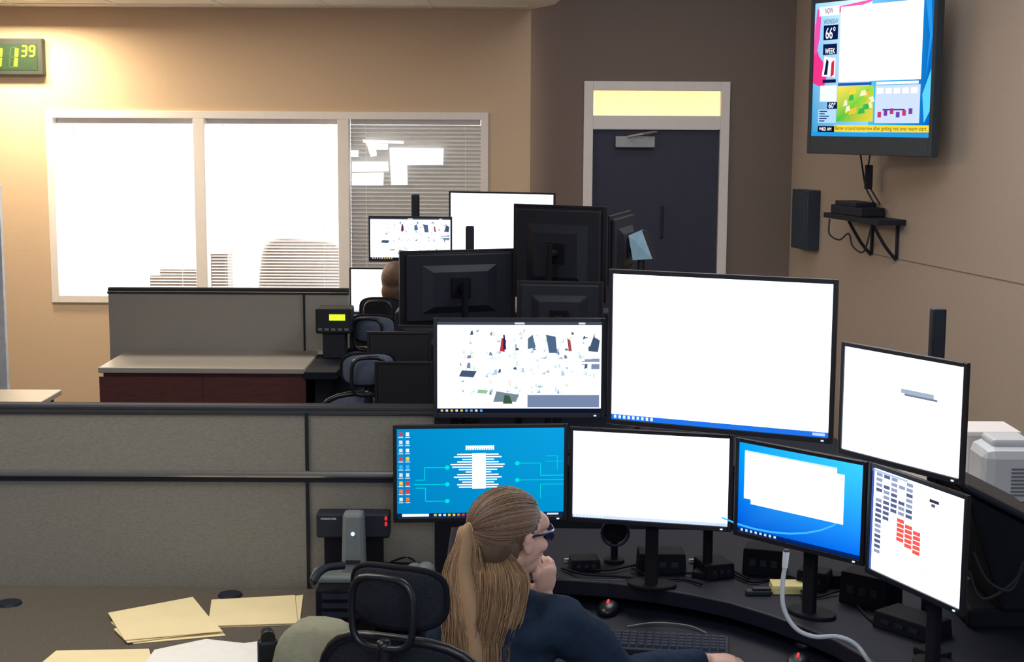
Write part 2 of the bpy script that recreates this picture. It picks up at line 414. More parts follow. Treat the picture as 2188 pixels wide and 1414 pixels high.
# ------------------------------------------------------------------ monitors
def monitor(label,loc,yaw,w,h,zb,content=None,stand='foot',group=None,bz=.012,led=True,logo=False,deep=0.02,sx=0,back=.065):
    r=thing('monitor',label,'monitor',loc,yaw,group)
    g=G(); bt=.016
    g.box((-w/2+bz/2,.006,zb+h/2),(bz,.014,h)); g.box((w/2-bz/2,.006,zb+h/2),(bz,.014,h))
    g.box((0,.006,zb+h-bz/2),(w-2*bz,.014,bz)); g.box((0,.006,zb+bt/2),(w-2*bz,.014,bt))
    g.box((0,.010,zb+h/2),(w-2*bz+.002,.006,h-bz-bt+.004))
    fr=part('bezel',r,g,M['bezel'],bevel=.002)
    g=G(); g.box((0,.013+deep/2,zb+h/2),(w*.9,deep,h*.9)); 
    Mx=Matrix.Translation((0,.013+deep,zb+h*.48))@Matrix.Rotation(-math.pi/2,4,'X')
    g.box((0,0,.010),(w*.66,h*.66,.02),Mx,top=.7)
    part('back_cover',r,g,M['black'],bevel=.006)
    if content:
        content.build(r,-w/2+bz,zb+bt,w-2*bz,h-bz-bt,.005)
    if led:
        g=G(); g.box((w/2-.03,-.002,zb+.008),(.008,.003,.004)); part('power_light',r,g,M['whiteled'])
    yb=.013+deep+.018
    if stand=='foot':
        g=G(); g.box((0,yb+.03,(zb+h*.5)/2+.005),(.04,.025,zb+h*.5)); g.box((0,yb+.01,zb+h*.48),(.08,.04,.08)); part('stand_neck',r,g,M['dim'],bevel=.005)
        g=G(); g.prism([(.08*math.cos(a*math.pi/12),yb+.045+.055*math.sin(a*math.pi/12)) for a in range(24)],0,.012); part('stand_base',r,g,M['dim'],bevel=.004)
    elif stand=='pole':
        y0=yb+.004; yb+=back
        g=G(); g.cyl((sx,yb,0),(sx,yb,zb+h*.6),.016); part('pole',r,g,M['dim'],smooth=False)
        g=G(); g.box((sx,yb,.01),(.09,.06,.02)); part('pole_clamp',r,g,M['dim'],bevel=.004)
        g=G(); g.tube([(0,y0,zb+h*.5),(sx,yb,zb+h*.5)],.022,n=10); g.box((0,.013+deep+.022,zb+h*.5),(.1,.012,.1)); part('mount_arm',r,g,M['dim'],bevel=.003)
    return r
def mon_px(label,BL,BR,TL,TR,z,desk,content,stand,group=None,**k):
    a=PZ(*BL,z); b=PZ(*BR,z)
    ht=((PY(*TL,a.y).z-z)+(PY(*TR,b.y).z-z))/2
    a=PY((BL[0]*.45+TL[0]*.55),BL[1],a.y); b=PY((BR[0]*.5+TR[0]*.5),BR[1],b.y)
    c=(a+b)/2; yaw=math.atan2(b.y-a.y,b.x-a.x)
    return monitor(label,(c.x,c.y,desk),yaw,math.hypot(b.x-a.x,b.y-a.y),ht,z-desk,content,stand,group,**k)

DZ=.78
gA='console monitors'
mon_px('black monitor with teal desktop wallpaper and icons',(846,1117),(1212,1112),(836,908),(1212,906),1.0,DZ,sc_teal(),'foot',gA)
mon_px('black monitor with blank white window open',(1217,1114),(1562,1137),(1213,907),(1562,934),1.0,DZ,sc_white(1,(200,215,235)),'foot',gA)
mon_px('black monitor with blue wallpaper and white windows',(1568,1142),(1843,1210),(1565,937),(1844,984),1.0,DZ,sc_blue(),'foot',gA)
mon_px('black monitor showing a white page with grey and red table cells',(1848,1222),(2054,1318),(1847,985),(2056,1060),1.0,DZ,sc_table(),'foot',gA)
mon_px('black monitor showing a grid of camera pictures',(932,893),(1293,893),(922,675),(1290,684),1.335,DZ,sc_cctv(),'pole',gA,back=.12)
mon_px('extra large black monitor with blank white screen',(1306,905),(1778,949),(1288,569),(1780,603),1.335,DZ,sc_white(1,(30,110,220)),'pole',gA,bz=.014,sx=-.12,back=.30)
m7=sc_white(.95); m7.r(.5,.66,.77,.7,em((170,185,205),1.0)); m7.r(.53,.64,.8,.66,em((120,130,150),1.0),2)
mon_px('black monitor with white screen and one grey box',(1791,968),(2054,1038),(1787,730),(2056,775),1.335,DZ,m7,'pole',gA,back=.12)

# ------------------------------------------------------------------ room shell
YW=11.3; YD=11.6
xl=PY(105,440,YW).x; xr=PY(1043,440,YW).x; zt=PY(570,238,YW).z; zbt=PY(180,646,YW).z
XC=PY(1133,300,YW).x
g=G(); T=.15
g.box(((-5.5+xl)/2,YW+T/2,1.9),(xl+5.5,T,3.8)); g.box(((xr+XC)/2,YW+T/2,1.9),(XC-xr,T,3.8))
g.box(((xl+xr)/2,YW+T/2,(zt+3.8)/2),(xr-xl,T,3.8-zt)); g.box(((xl+xr)/2,YW+T/2,zbt/2),(xr-xl,T,zbt))
struct('wall_back',g,M['wall'],'beige painted wall with an interior office window','wall')
g=G(); x2=2.15
dx0=PY(1247,300,YD).x; dx1=PY(1557,300,YD).x; dzt=PY(1400,174,YD).z
g.box(((XC-.12+dx0)/2,YD+.075,1.9),(dx0-XC+.12,.15,3.8)); g.box(((dx1+x2+.1)/2,YD+.075,1.9),(x2+.1-dx1,.15,3.8)); g.box(((dx0+dx1)/2,YD+.075,(dzt+3.8)/2),(dx1-dx0,.15,3.8-dzt))
struct('wall_door_side',g,M['wall_dark'],'dark taupe painted wall around a door','wall')
def RW(y): return V((x2+.2*(YD-y),y,0))
g=G(); a=RW(YD+.1); b=RW(-1.5); g.prism([(a.x,a.y),(b.x,b.y),(b.x+.2,b.y),(a.x+.2,a.y+.1)],0,3.8)
struct('wall_right',g,M['wall_right'],'greige painted side wall','wall')
rn=V((-1,-.2,0)).normalized()
def ONR(px,py,off=0): return PP(px,py,RW(8)+rn*off,rn)
q0=ONR(1920,549); q1=ONR(2188,612)
g=G(); zz=(q0.z+q1.z)/2
aa=RW(10.2)+rn*.002; bb=RW(0)+rn*.002
g.box((0,0,0),((bb-aa).length,.004,.004),Matrix.Translation(((aa.x+bb.x)/2,(aa.y+bb.y)/2,zz))@Matrix.Rotation(math.atan2(bb.y-aa.y,bb.x-aa.x),4,'Z'))
struct('trim_1',g,M['wall_dark'],'thin horizontal seam strip on the side wall','trim')
g=G(); g.box((-5.55,5,1.9),(.1,13,3.8)); struct('wall_left',g,M['wall'],'beige side wall','wall')
g=G(); g.box((-.2,5.2,-.05),(10.8,13.2,.1)); struct('floor',g,M['floor'],'dark grey carpeted floor','floor')
CH=PY(500,17,YW).z
e1=PZ(1187,9,CH); g=G()
g.prism([(-5.5,YW),(XC,YW),(e1.x,e1.y),(e1.x+.1,9.0),(e1.x+.1,-1.5),(-5.5,-1.5)],CH,CH+.18); struct('ceiling',g,M['ceil'],'pale suspended ceiling with dropped edge','ceiling')
g=G(); g.box((-.2,5.2,3.85),(10.8,13.2,.1)); struct('ceiling_upper',g,M['ceil'],'higher ceiling section','ceiling')
for i in range(5):
    g=G(); x=-3.6+i*.75; g.box((x,8.6,CH-.003),(.02,5.2,.006)); struct('trim_%d'%(i+10),g,M['white'],'white ceiling grid strip','trim')
g=G(); g.box((-2.6,YW-.35,CH-.003),(5.4,.02,.006)); struct('trim_20',g,M['white'],'white ceiling grid strip','trim')
p=PY(17,860,8.7); jt=PY(2,395,8.7).z; g=G(); g.box((p.x-.25,8.72,jt/2),(.5,.04,jt))
struct('trim_2',g,mat('pale_blue_grey_paint',(205,215,232),.5),'pale blue-white door jamb','trim')
g=G(); g.box(((-5.5+XC)/2,YW-.008,.05),(XC+5.5,.016,.1)); struct('baseboard_back',g,M['rail'],'dark rubber baseboard','baseboard')

fw=.055
g=G(); y=YW-.02; D=.14
g.box((xl+fw/2,y+D/2,(zt+zbt)/2),(fw,D,zt-zbt)); g.box((xr-fw/2,y+D/2,(zt+zbt)/2),(fw,D,zt-zbt))
g.box(((xl+xr)/2,y+D/2,zt-fw/2),(xr-xl-2*fw,D,fw)); g.box(((xl+xr)/2,y+D/2,zbt+fw/2),(xr-xl-2*fw,D,fw))
m1=PY(429,440,YW).x; m2=PY(735,440,YW).x
for m in(m1,m2): g.box((m,y+D/2,(zt+zbt)/2),(.085,D,zt-zbt-2*fw))
struct('window_1',g,M['white'],'white three-pane interior window frame','window',bevel=.004)
panes=[(xl+fw,m1-.0425),(m1+.0425,m2-.0425),(m2+.0425,xr-fw)]
for i,(a,b) in enumerate(panes):
    closed=i==2
    r=thing('window_blind','grey closed slatted blind behind glass' if closed else 'white open slatted blind in a bright window','blind',((a+b)/2,YW+.1,zbt+fw))
    H=zt-zbt-2*fw; g=G(); g.box((0,0,H-.02),(b-a-.01,.05,.04)); part('headrail',r,g,M['white'])
    g=G(); pitch=.030 if closed else .0235; n=int((H-.05)/pitch)
    for k in range(n+1):
        z=.012+k*pitch
        Mx=Matrix.Translation((0,.0,z))@Matrix.Rotation(math.radians(-64 if closed else 12),4,'X')
        g.box((0,0,0),(b-a-(.004 if closed else .02),.042 if closed else .024,.0012),Mx)
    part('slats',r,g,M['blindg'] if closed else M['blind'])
    for xx in(-.38,.38):
        g=G(); g.box(((b-a)*xx,-.018,H/2),(.004,.002,H-.04)); part('ladder_cord',r,g,M['white'])
pane_reflections=[[(775,298),(862,301),(863,307),(776,305)],[(781,301),(802,302),(805,333),(792,335)],[(803,306),(829,307),(829,320),(803,320)],
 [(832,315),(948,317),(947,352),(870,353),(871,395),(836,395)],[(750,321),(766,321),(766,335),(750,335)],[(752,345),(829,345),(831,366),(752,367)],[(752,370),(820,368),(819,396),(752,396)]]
for sh in pane_reflections:  # flat glowing shapes painting screen reflections on the third pane
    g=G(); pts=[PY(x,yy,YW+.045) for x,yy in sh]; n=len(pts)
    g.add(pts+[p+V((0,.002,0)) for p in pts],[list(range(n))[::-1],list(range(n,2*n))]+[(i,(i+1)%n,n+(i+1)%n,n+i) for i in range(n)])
    solo('paper_or_reflection','white glowing shape painting a screen reflection on the window pane','paper',g,M['reflection'],group='painted reflections on window')
g=G(); g.box((-2.3,14.4,1.5),(5.4,.1,3)); struct('wall_office_back',g,M['office'],'white office wall with painted glow','wall')
g=G(); g.box((-5,13,1.5),(.1,2.8,3)); struct('wall_office_left',g,M['office'],'white office wall with painted glow','wall')
g=G(); g.box((-.02,13.05,1.5),(.1,2.55,3)); struct('wall_office_right',g,M['office'],'white office wall with painted glow','wall')
g=G(); g.box((-2.5,13.1,3.05),(4.9,2.6,.1)); struct('ceiling_office',g,M['office'],'white office ceiling with painted glow','ceiling')
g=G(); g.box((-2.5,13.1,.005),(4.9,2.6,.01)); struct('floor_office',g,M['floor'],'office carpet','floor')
def exec_chair(label,loc,yaw,wd,top=1.30,tilt=0):
    r=thing('office_chair',label,'chair',loc,yaw,'office chairs behind blinds')
    hb=top-.62
    g=G(); g.plate((0,0,.62+hb/2),wd,hb,.12,e=4.5,bow=.06,Mx=Matrix.Translation((0,0,.6))@Matrix.Rotation(tilt,4,'Y')@Matrix.Translation((0,0,-.6))); part('backrest',r,g,M['leather'],smooth=True)
    g=G(); g.box((0,-.3,.48),(.54,.54,.12)); part('seat',r,g,M['leather'],bevel=.04)
    for s in(-1,1):
        g=G(); g.tube([(s*.3,-.05,.5),(s*.33,-.08,.7),(s*.33,-.42,.7),(s*.3,-.4,.48)],.022,sm=4); part('armrest',r,g,M['black'],smooth=True)
    g=G(); g.cyl((0,-.28,.08),(0,-.28,.44),.03); part('gas_column',r,g,M['black'])
    g=G()
    for k in range(5):
        a=k*2*math.pi/5; g.tube([(0,-.28,.12),(.3*math.cos(a),-.28+.3*math.sin(a),.07)],[.03,.018]); g.ell((.3*math.cos(a),-.28+.3*math.sin(a),.03),(.03,.03,.03))
    part('base',r,g,M['black'])
c=PY(637,520,12.4); exec_chair('dark high-backed chair in the bright office',(c.x-.03,12.6,.01),math.radians(22),.70,1.27,.10)
lt=PY(322,574,12.5); rt=PY(428,574,12.5); l2=PY(450,548,12.5); r2_=PY(486,548,12.5)
r=thing('office_desk','low desk carrying dark equipment in the bright office','desk',((lt.x+r2_.x)/2,12.7,.01))
g=G(); g.box(((lt.x+r2_.x)/2,12.7,.73),(r2_.x-lt.x+.3,.6,.04)); part('desktop',r,g,M['tabletop'],world=True,bevel=.004)
for sx_ in(lt.x-.1,r2_.x+.1):
    g=G(); g.box((sx_,12.7,.36),(.04,.55,.7)); part('side_panel',r,g,M['tabletop'],world=True)
r=thing('copier','dark low copier on the office desk','copier',((lt.x+rt.x)/2,12.55,.75))
g=G(); g.box(((lt.x+rt.x)/2,12.6,(.75+lt.z-.05)/2),(rt.x-lt.x,.3,lt.z-.05-.75)); part('copier_body',r,g,M['leather'],world=True,bevel=.01)
g=G(); g.box(((lt.x+rt.x)/2+.03,12.6,lt.z-.025),(rt.x-lt.x-.1,.26,.05)); part('copier_lid',r,g,M['leather'],world=True,bevel=.01)
r=thing('file_box','dark upright file box on the office desk','box',((l2.x+r2_.x)/2,12.6,.75))
g=G(); g.box(((l2.x+r2_.x)/2,12.62,(.75+l2.z)/2),(r2_.x-l2.x,.25,l2.z-.75)); part('box_body',r,g,M['leather'],world=True,bevel=.008)
g=G(); g.box(((l2.x+r2_.x)/2,12.62,l2.z+.01),(r2_.x-l2.x+.01,.26,.025)); part('box_lid',r,g,M['leather'],world=True,bevel=.004)

# door
ow=.07
g=G(); y=YD-.02
g.box((dx0+ow/2,y+.06,dzt/2),(ow,.14,dzt)); g.box((dx1-ow/2,y+.06,dzt/2),(ow,.14,dzt)); g.box(((dx0+dx1)/2,y+.06,dzt-ow/2),(dx1-dx0-2*ow,.14,ow))
zd=PY(1400,276,YD).z; ztr=PY(1400,247,YD).z
g.box(((dx0+dx1)/2,y+.06,(zd+ztr)/2),(dx1-dx0-2*ow,.14,ztr-zd))
struct('trim_3',g,M['white'],'white painted door frame with transom','trim',bevel=.004)
g=G(); g.box(((dx0+dx1)/2,YD+.04,(ztr+dzt-ow)/2),(dx1-dx0-2*ow,.01,dzt-ow-ztr)); struct('window_2',g,M['transom'],'transom glass with painted warm glow above the door','window')
g=G(); g.box(((dx0+dx1)/2,YD+.04,zd/2+.005),(dx1-dx0-2*ow-.006,.045,zd-.015)); struct('door_1',g,M['door'],'dark dusty navy door','door')
cc=PY(1357,303,YD-.02); r=thing('door_closer','silver hydraulic door closer mounted at top of dark door','door closer',(cc.x,YD-.02,cc.z-.04))
g=G(); g.box((0,0,.04),(.3,.06,.085)); part('closer_body',r,g,M['silver'],bevel=.006)
g=G(); g.tube([(-.06,-.03,.08),(.05,-.12,.1),(.16,-.03,.115)],.01,n=6); part('closer_arm',r,g,M['steel'])
cc=PY(1415,475,YD-.03); r=thing('door_pull','slim vertical metal pull on the dark door','door handle',(cc.x,YD-.02,cc.z-.12))
g=G(); g.tube([(0,.02,0),(0,-.03,.01),(0,-.03,.23),(0,.02,.24)],.008,n=8); part('pull_bar',r,g,M['rail'])

# clock
c0=PY(95,122,YW-.03)
hz=PY(50,82,YW).z-PY(50,160,YW).z
r=thing('wall_clock','black digital wall clock with glowing green digits','clock',(c0.x-.3,YW,c0.z-hz/2))
g=G(); g.box((0,-.035,hz/2),(.6,.07,hz)); part('clock_case',r,g,M['clock'],bevel=.008)
g=G(); g.box((-.01,-.0715,hz/2),(.54,.003,hz*.72)); part('clock_face',r,g,M['clockface'])
SEG={'1':'bc','3':'abgcd','9':'abcdfg','8':'abcdefg'}
def seg(g,ch,x,z,w,h,t):
    P={'a':((0,h),(w,h)),'b':((w,h),(w,h/2)),'c':((w,h/2),(w,0)),'d':((0,0),(w,0)),'e':((0,0),(0,h/2)),'f':((0,h/2),(0,h)),'g':((0,h/2),(w,h/2))}
    for s in SEG[ch]:
        (ax,az),(bx,bz)=P[s]; sl=.12
        A=V((x+ax+az*sl,-.0745,z+az));B_=V((x+bx+bz*sl,-.0745,z+bz)); d=(B_-A).normalized(); A+=d*t*.2;B_-=d*t*.2
        nrm=V((-d.z,0,d.x))*t/2
        g.add([A-nrm,B_-nrm,B_+nrm,A+nrm],[(0,1,2,3)])
def cx(px): return PY(px,120,YW).x-(c0.x-.3)
for px in(26,-8):
    g=G(); seg(g,'8',cx(px),hz*.22,.046,.14,.011); part('unlit_digit',r,g,M['digitg'])
    g=G(); seg(g,'1',cx(px),hz*.22,.046,.14,.026); g.v=[V((p.x,p.y-.001,p.z)) for p in g.v]; part('digit',r,g,M['digit'])
for ch,px in(('3',52),('9',69)):
    g=G(); seg(g,ch,cx(px),hz*.52,.036,.072,.013); g.v=[V((p.x,p.y-.001,p.z)) for p in g.v]; part('digit',r,g,M['digit'])

# ------------------------------------------------------------------ TV on right wall
YL,YR=10.0,8.95
tl=PY(1734,-5,YL);tr=PY(2002,-28,YR);bl=PY(1722,322,YL);br=PY(1990,342,YR)
yaw=math.atan2((tr+br-tl-bl).y,(tr+br-tl-bl).x); w=((tr-tl).length+(br-bl).length)/2; h=((tl-bl).length+(tr-br).length)/2
c=(bl+br)/2
r=thing('television','large black flat-screen television showing a weather broadcast on the wall','television',(c.x,c.y,c.z),yaw)
g=G(); b1=.03; b2=.115
g.box((-w/2+b1/2,.03,h/2),(b1,.06,h)); g.box((w/2-b1/2,.03,h/2),(b1,.06,h)); g.box((0,.03,h-b1/2),(w-2*b1,.06,b1)); g.box((0,.03,b2/2),(w-2*b1,.06,b2)); g.box((0,.04,h/2),(w-2*b1,.04,h-.1))
part('bezel',r,g,M['tvb'],bevel=.005)
sx0,sz0,sw,sh=-w/2+b1,b2,w-2*b1,h-b1-b2
disp=sc_tv().build(r,sx0,sz0,sw,sh,.012)
ty=.009
mtxtw=mat('white_screen_text',(255,255,255),.5,emit=(255,255,255),es=1.3)
def tvt(s,u,v,hh,wd,mt,lay=0): textpart(r,s,hh,(sx0+u*sw,ty-lay,sz0+v*sh),mt,'screen_lettering',width=wd*sw)
tvt('66°',.15,.765,.1,.085,mtxtw); tvt('WEDNESDAY',.15,.855,.04,.13,M['txtd']); tvt('WEEK',.15,.635,.05,.09,mtxtw); tvt('60°',.185,.228,.045,.06,mtxtw); tvt('NOW',.13,.935,.05,.07,M['txtd'])
tvt('WED AM',.13,.052,.03,.11,mtxtw)
tvt('Better around tomorrow after getting rest over warm start.',.6,.06,.035,.76,M['txtd'])
g=G(); g.box((0,.075,h*.5),(w*.5,.035,h*.6)); part('back_cover',r,g,M['black'],bevel=.01)
inv=RM[r].inverted(); wp=RW((YL+YR)/2+.3); wp=V((wp.x,wp.y,c.z+h*.5)); lp=inv@wp
g=G(); g.tube([(0,.09,h*.5),(lp.x*.5+.1,lp.y*.5+.05,h*.5),(lp.x,lp.y,h*.5)],.022,n=8); g.box((0,.1,h*.5),(.2,.02,.2)); part('mount_arm',r,g,M['black'])
pa=[ONR(1838,325,.25),ONR(1843,360,.12),ONR(1850,400,.08),ONR(1866,432,.1)]
pb=[ONR(1860,325,.25),ONR(1856,350,.12),ONR(1852,385,.08),ONR(1880,436,.1)]
g=G(); g.tube(pa,.006,n=6,sm=5); solo('cable','black video cable hanging below the television','cable',g,M['black'],group='television cables')
g=G(); g.tube(pb,.006,n=6,sm=5); solo('cable','black video cable hanging below the television','cable',g,M['black'],group='television cables')
g=G(); g.box(ONR(1856,378,.09),(.05,.03,.16)); solo('cable_adapter','dark inline cable adapter hanging below the television','adapter',g,M['black'],bevel=.005)
s0=ONR(1815,465,0); s1=ONR(1938,468,0); dv=(s1-s0); dv.z=0; L=dv.length*.98; yw=math.atan2(dv.y,dv.x); sc_=(s0+s1)/2
r=thing('wall_shelf','black wall shelf on two curved metal brackets','shelf',(sc_.x,sc_.y,sc_.z-.3),yw)
zs=.3
g=G(); g.box((0,-.1,zs),(L,.2,.035)); part('shelf_board',r,g,M['black'],bevel=.004)
for xx in(-.05,L*.38):
    g=G(); g.box((xx,-.008,zs-.12),(.025,.014,.24)); g.tube([(xx,-.01,zs-.25),(xx,-.09,zs-.16),(xx,-.18,zs-.02)],.011,n=6,sm=5); part('bracket',r,g,M['black'])
r2=thing('set_top_box','flat black cable box lying on the wall shelf','electronics',(sc_.x,sc_.y,sc_.z+.018),yw)
g=G(); g.box((-.1,-.1,.03),(.5,.17,.06)); part('case',r2,g,M['black'],bevel=.006)
g=G(); g.box((-.13,-.1,.075),(.34,.15,.03)); part('upper_unit',r2,g,M['hazeblk'],bevel=.005)
g=G(); g.tube([(-.3,-.21,zs-.02),(-.25,-.23,zs-.12),(-.1,-.22,zs-.15),(.0,-.2,zs-.1),(.1,-.21,zs-.18),(.25,-.2,zs-.2),(.3,-.18,zs-.04)],.006,n=6,sm=5); part('hanging_cord',r,g,M['black'])
g0=ONR(1716,468);g1=ONR(1754,468); L=(g1-g0).length*.9; c=(g0+g1)/2; hz2=PY(1727,405,c.y).z-PY(1727,531,c.y).z
r=thing('wall_box','dark blue-grey metal cabinet fixed to the wall','electrical box',(c.x,c.y,PY(1727,531,c.y).z),yw)
g=G(); g.box((0,-.05,hz2/2),(L,.1,hz2)); part('cabinet_body',r,g,M['box'],bevel=.005)
g=G(); g.box((0,-.102,hz2/2),(L*.9,.006,hz2*.94)); part('cabinet_door',r,g,M['box'],bevel=.002)
g=G(); g.box((-L/2-.02,-.05,hz2*.46),(.05,.05,.07)); part('latch',r,g,M['black'],bevel=.004)

# ------------------------------------------------------------------ near cubicle panel
def fabric_panel(label,x0,x1,Y,z0,z1,zmid=None,joints=(),mt='fabric',group=None,th=.055):
    r=thing('cubicle_panel',label,'partition',((x0+x1)/2,Y,0),0,group)
    hw=(x1-x0)/2
    g=G(); g.box((0,0,(.0+z1)/2),(hw*2,th,z1-.02)); part('fabric_surface',r,g,M[mt],bevel=.003)
    g=G(); g.tube([(-hw-.005,0,z1),(hw+.005,0,z1)],.016,n=14); g.box((0,0,z1-.012),(hw*2+.01,th+.010,.014)); part('top_rail',r,g,M['rail'],bevel=.003)
    if zmid:
        g=G(); g.box((0,-th/2-.006,zmid),(hw*2,.02,.024)); part('middle_rail',r,g,M['railhi'],bevel=.008)
        g=G(); g.box((0,-th/2-.003,zmid-.019),(hw*2,.012,.014)); part('rail_gap',r,g,M['edge'])
    for j in joints:
        g=G(); g.box((j-(x0+x1)/2,-th/2-.004,z1/2),(.010,.012,z1-.02)); part('joint_post',r,g,M['edge'])
    for s in(-1,1):
        g=G(); g.cyl((s*hw*.9,0,0),(s*hw*.9,0,.03),.02,n=8); part('foot',r,g,M['rail'])
    return r
jx=PY(656,1000,4.70).x
zP=PY(460,875,4.7).z; zm=PY(430,1015,4.68).z
fabric_panel('grey fabric cubicle panel with metal rails beside the console',-2.4,-.25,4.735,0,zP,zm,[jx])
r=thing('desk','speckled grey-brown laminate desk against the fabric panel','desk',(-1.42,4.3,0))
g=G(); g.box((-1.42,4.3,.73),(1.9,.8,.04)); part('desktop',r,g,M['lam'],world=True,bevel=.006)
for s in(-2.3,-.52):
    g=G(); g.box((s,4.3,.355),(.04,.7,.71)); part('side_panel',r,g,M['rail'],world=True)
for px in(20,492):
    g=G(); q=PZ(px,1290 if px<100 else 1272,.75); g.cyl((q.x,q.y,.75),(q.x,q.y,.757),.04,.036); solo('cable_grommet','round dark cable grommet cap in desktop','grommet',g,M['black'],group='grommets')

def sheet(name,label,cat,pts,z,t,mt,group=None,dz=None,bend=0):
    P=[PZ(x,y,z) for x,y in pts]; n=len(P)
    if dz: P=[p+V((0,0,d)) for p,d in zip(P,dz)]
    g=G(); g.add(P+[p+V((0,0,t)) for p in P],[list(range(n)),list(range(n,2*n))]+[(i,(i+1)%n,n+(i+1)%n,n+i) for i in range(n)])
    return solo(name,label,cat,g,M[mt],group=group)
gf='manila folders on the desk'
sheet('manila_folder','cream manila folder lying open with papers inside','folder',[(237,1330),(285,1376),(482,1358),(440,1318)],.751,.002,'manila',gf)
sheet('manila_folder','cream manila folder lying on another folder','folder',[(243,1345),(272,1374),(470,1348),(410,1300)],.755,.003,'manila',gf)
sheet('manila_folder','cream manila folder, top of a loose stack','folder',[(231,1310),(266,1368),(476,1349),(446,1318),(412,1276)],.760,.002,'manila',gf)
sheet('manila_folder','cream manila folder with a tab','folder',[(433,1335),(440,1342),(640,1335),(648,1272),(460,1300)],.751,.003,'manila',gf)
sheet('manila_folder','cream manila folder lying flat by another folder','folder',[(447,1318),(452,1338),(636,1332),(630,1272),(452,1282)],.756,.002,'manila',gf)
sheet('manila_folder','cream manila folder near papers','folder',[(85,1420),(120,1391),(318,1387),(330,1425)],.751,.002,'manila',gf)
gp='loose papers on the desk'
sheet('paper_or_reflection','white printed sheet lying on the desk','paper',[(305,1425),(330,1389),(440,1366),(548,1378),(548,1425)],.754,.002,'paper',gp)
sheet('paper_or_reflection','white sheet lying at an angle on others','paper',[(340,1422),(352,1398),(560,1369),(590,1420)],.7575,.001,'paper',gp)

q=PZ(573,1440,.75); r=thing('radio_handset','small black handheld radio standing on the desk','radio',(q.x,q.y,.75),math.radians(15))
g=G(); g.box((0,0,.05),(.055,.035,.1)); part('handset_body',r,g,M['black'],bevel=.01)
g=G(); g.cyl((.0,-.014,.108),(.0,.02,.108),.02,.02); part('knob',r,g,M['rail'],bevel=.002)
g=G(); g.box((0,-.019,.07),(.04,.004,.04)); part('speaker_grille',r,g,M['rail'])

# ------------------------------------------------------------------ main console
edge=[PZ(x,y,DZ) for x,y in [(1186,1236),(1300,1243),(1400,1255),(1480,1269),(1560,1286),(1640,1310),(1720,1338),(1790,1368),(1850,1402),(1905,1440)]]
poly=[(-.22,edge[0].y)]+[(p.x,p.y) for p in edge]+[(1.35,3.65),(1.75,3.65),(2.1,4.6),(1.7,5.3),(-.22,5.35)]
r=thing('console_desk','curved dark dispatch console desk with lowered keyboard shelf','desk',(.6,4.7,0))
g=G(); g.prism(poly,.745,DZ); part('upper_worktop',r,g,M['lamd'],world=True,bevel=.006)
g=G(); 
ep=[V((-.22,edge[0].y,0))]+edge
for a,b in zip(ep,ep[1:]):
    d=(b-a); g.box((0,0,0),(d.length+.01,.016,.05),Matrix.Translation(((a.x+b.x)/2,(a.y+b.y)/2-.006,.757))@Matrix.Rotation(math.atan2(d.y,d.x),4,'Z'))
part('worktop_edge',r,g,M['edge'],world=True,bevel=.004)
g=G(); g.prism([(-.42,4.08),(.2,4.08),(.7,4.02),(.95,3.7),(1.3,3.5),(1.4,3.6),(1.2,4.3),(.75,4.7),(.2,4.95),(-.21,4.95),(-.21,4.69),(-.42,4.69)],.665,.70); part('keyboard_shelf',r,g,M['edge'],world=True,bevel=.008)
g=G(); g.box((.7,5.2,.37),(1.8,.04,.74)); g.box((-.19,5.0,.37),(.04,.6,.74)); g.box((1.75,4.6,.37),(.04,.7,.74)); part('base_panel',r,g,M['black'],world=True)
g=G(); g.box((.25,4.85,.72),(.9,.02,.05)); part('riser_support',r,g,M['black'],world=True)

r=thing('keyboard','black computer keyboard on the keyboard shelf','keyboard',(.44,4.30,.70),math.radians(-8))
g=G(); g.box((0,0,.01),(.42,.15,.02)); part('keyboard_case',r,g,M['black'],bevel=.004)
g=G()
for j in range(5):
    for i in range(17): g.box((-.19+i*.0237,-.05+j*.0255,.024),(.019,.019,.008),top=.85)
o=part('keys',r,g,M['keys']); o['kind']='stuff'
def mouse(px,py,label,z=.70):
    q=PZ(px,py,z); r=thing('computer_mouse',label,'mouse',(q.x,q.y,z),math.radians(-15),'mice')
    g=G(); g.ell((0,0,.012),(.034,.056,.026)); g.v=[V((v.x,v.y,max(v.z,0.001))) for v in g.v]; part('mouse_shell',r,g,M['blackg'],smooth=True)
    g=G(); g.tube([(0,-.02,.038),(0,-.0,.0405)],.0035,n=8); part('mouse_light',r,g,M['redled'])
mouse(1300,1308,'black computer mouse with a red light'); mouse(1720,1378,'black computer mouse with a red light'); mouse(1705,1425,'black computer mouse with a red light')
g=G(); g.tube([PZ(1340,1338,.705),PZ(1400,1330,.708),PZ(1470,1336,.708),PZ(1510,1352,.705)],.0022,n=6,sm=6); solo('cable','thin white cable lying on the keyboard shelf','cable',g,M['grey'])
q=PZ(1685,1268,DZ); g=G(); 
for i in range(5): g.box((random.uniform(-.002,.002),random.uniform(-.002,.002),.003+i*.005),(.1,.075,.0046),Matrix.Rotation(random.uniform(-.05,.05),4,'Z'))
g.v=[v+V((q.x,q.y+.03,DZ)) for v in g.v]; solo('sticky_note_pad','pale yellow sticky note pad on the console','notepad',g,M['post'])
g=G(); q=PZ(1620,1270,DZ); g.box((q.x,q.y,DZ+.008),(.08,.03,.016)); g.box((q.x+.01,q.y,DZ+.02),(.06,.02,.008)); solo('stapler','small black stapler beside the note pad','stapler',g,M['black'],bevel=.004)
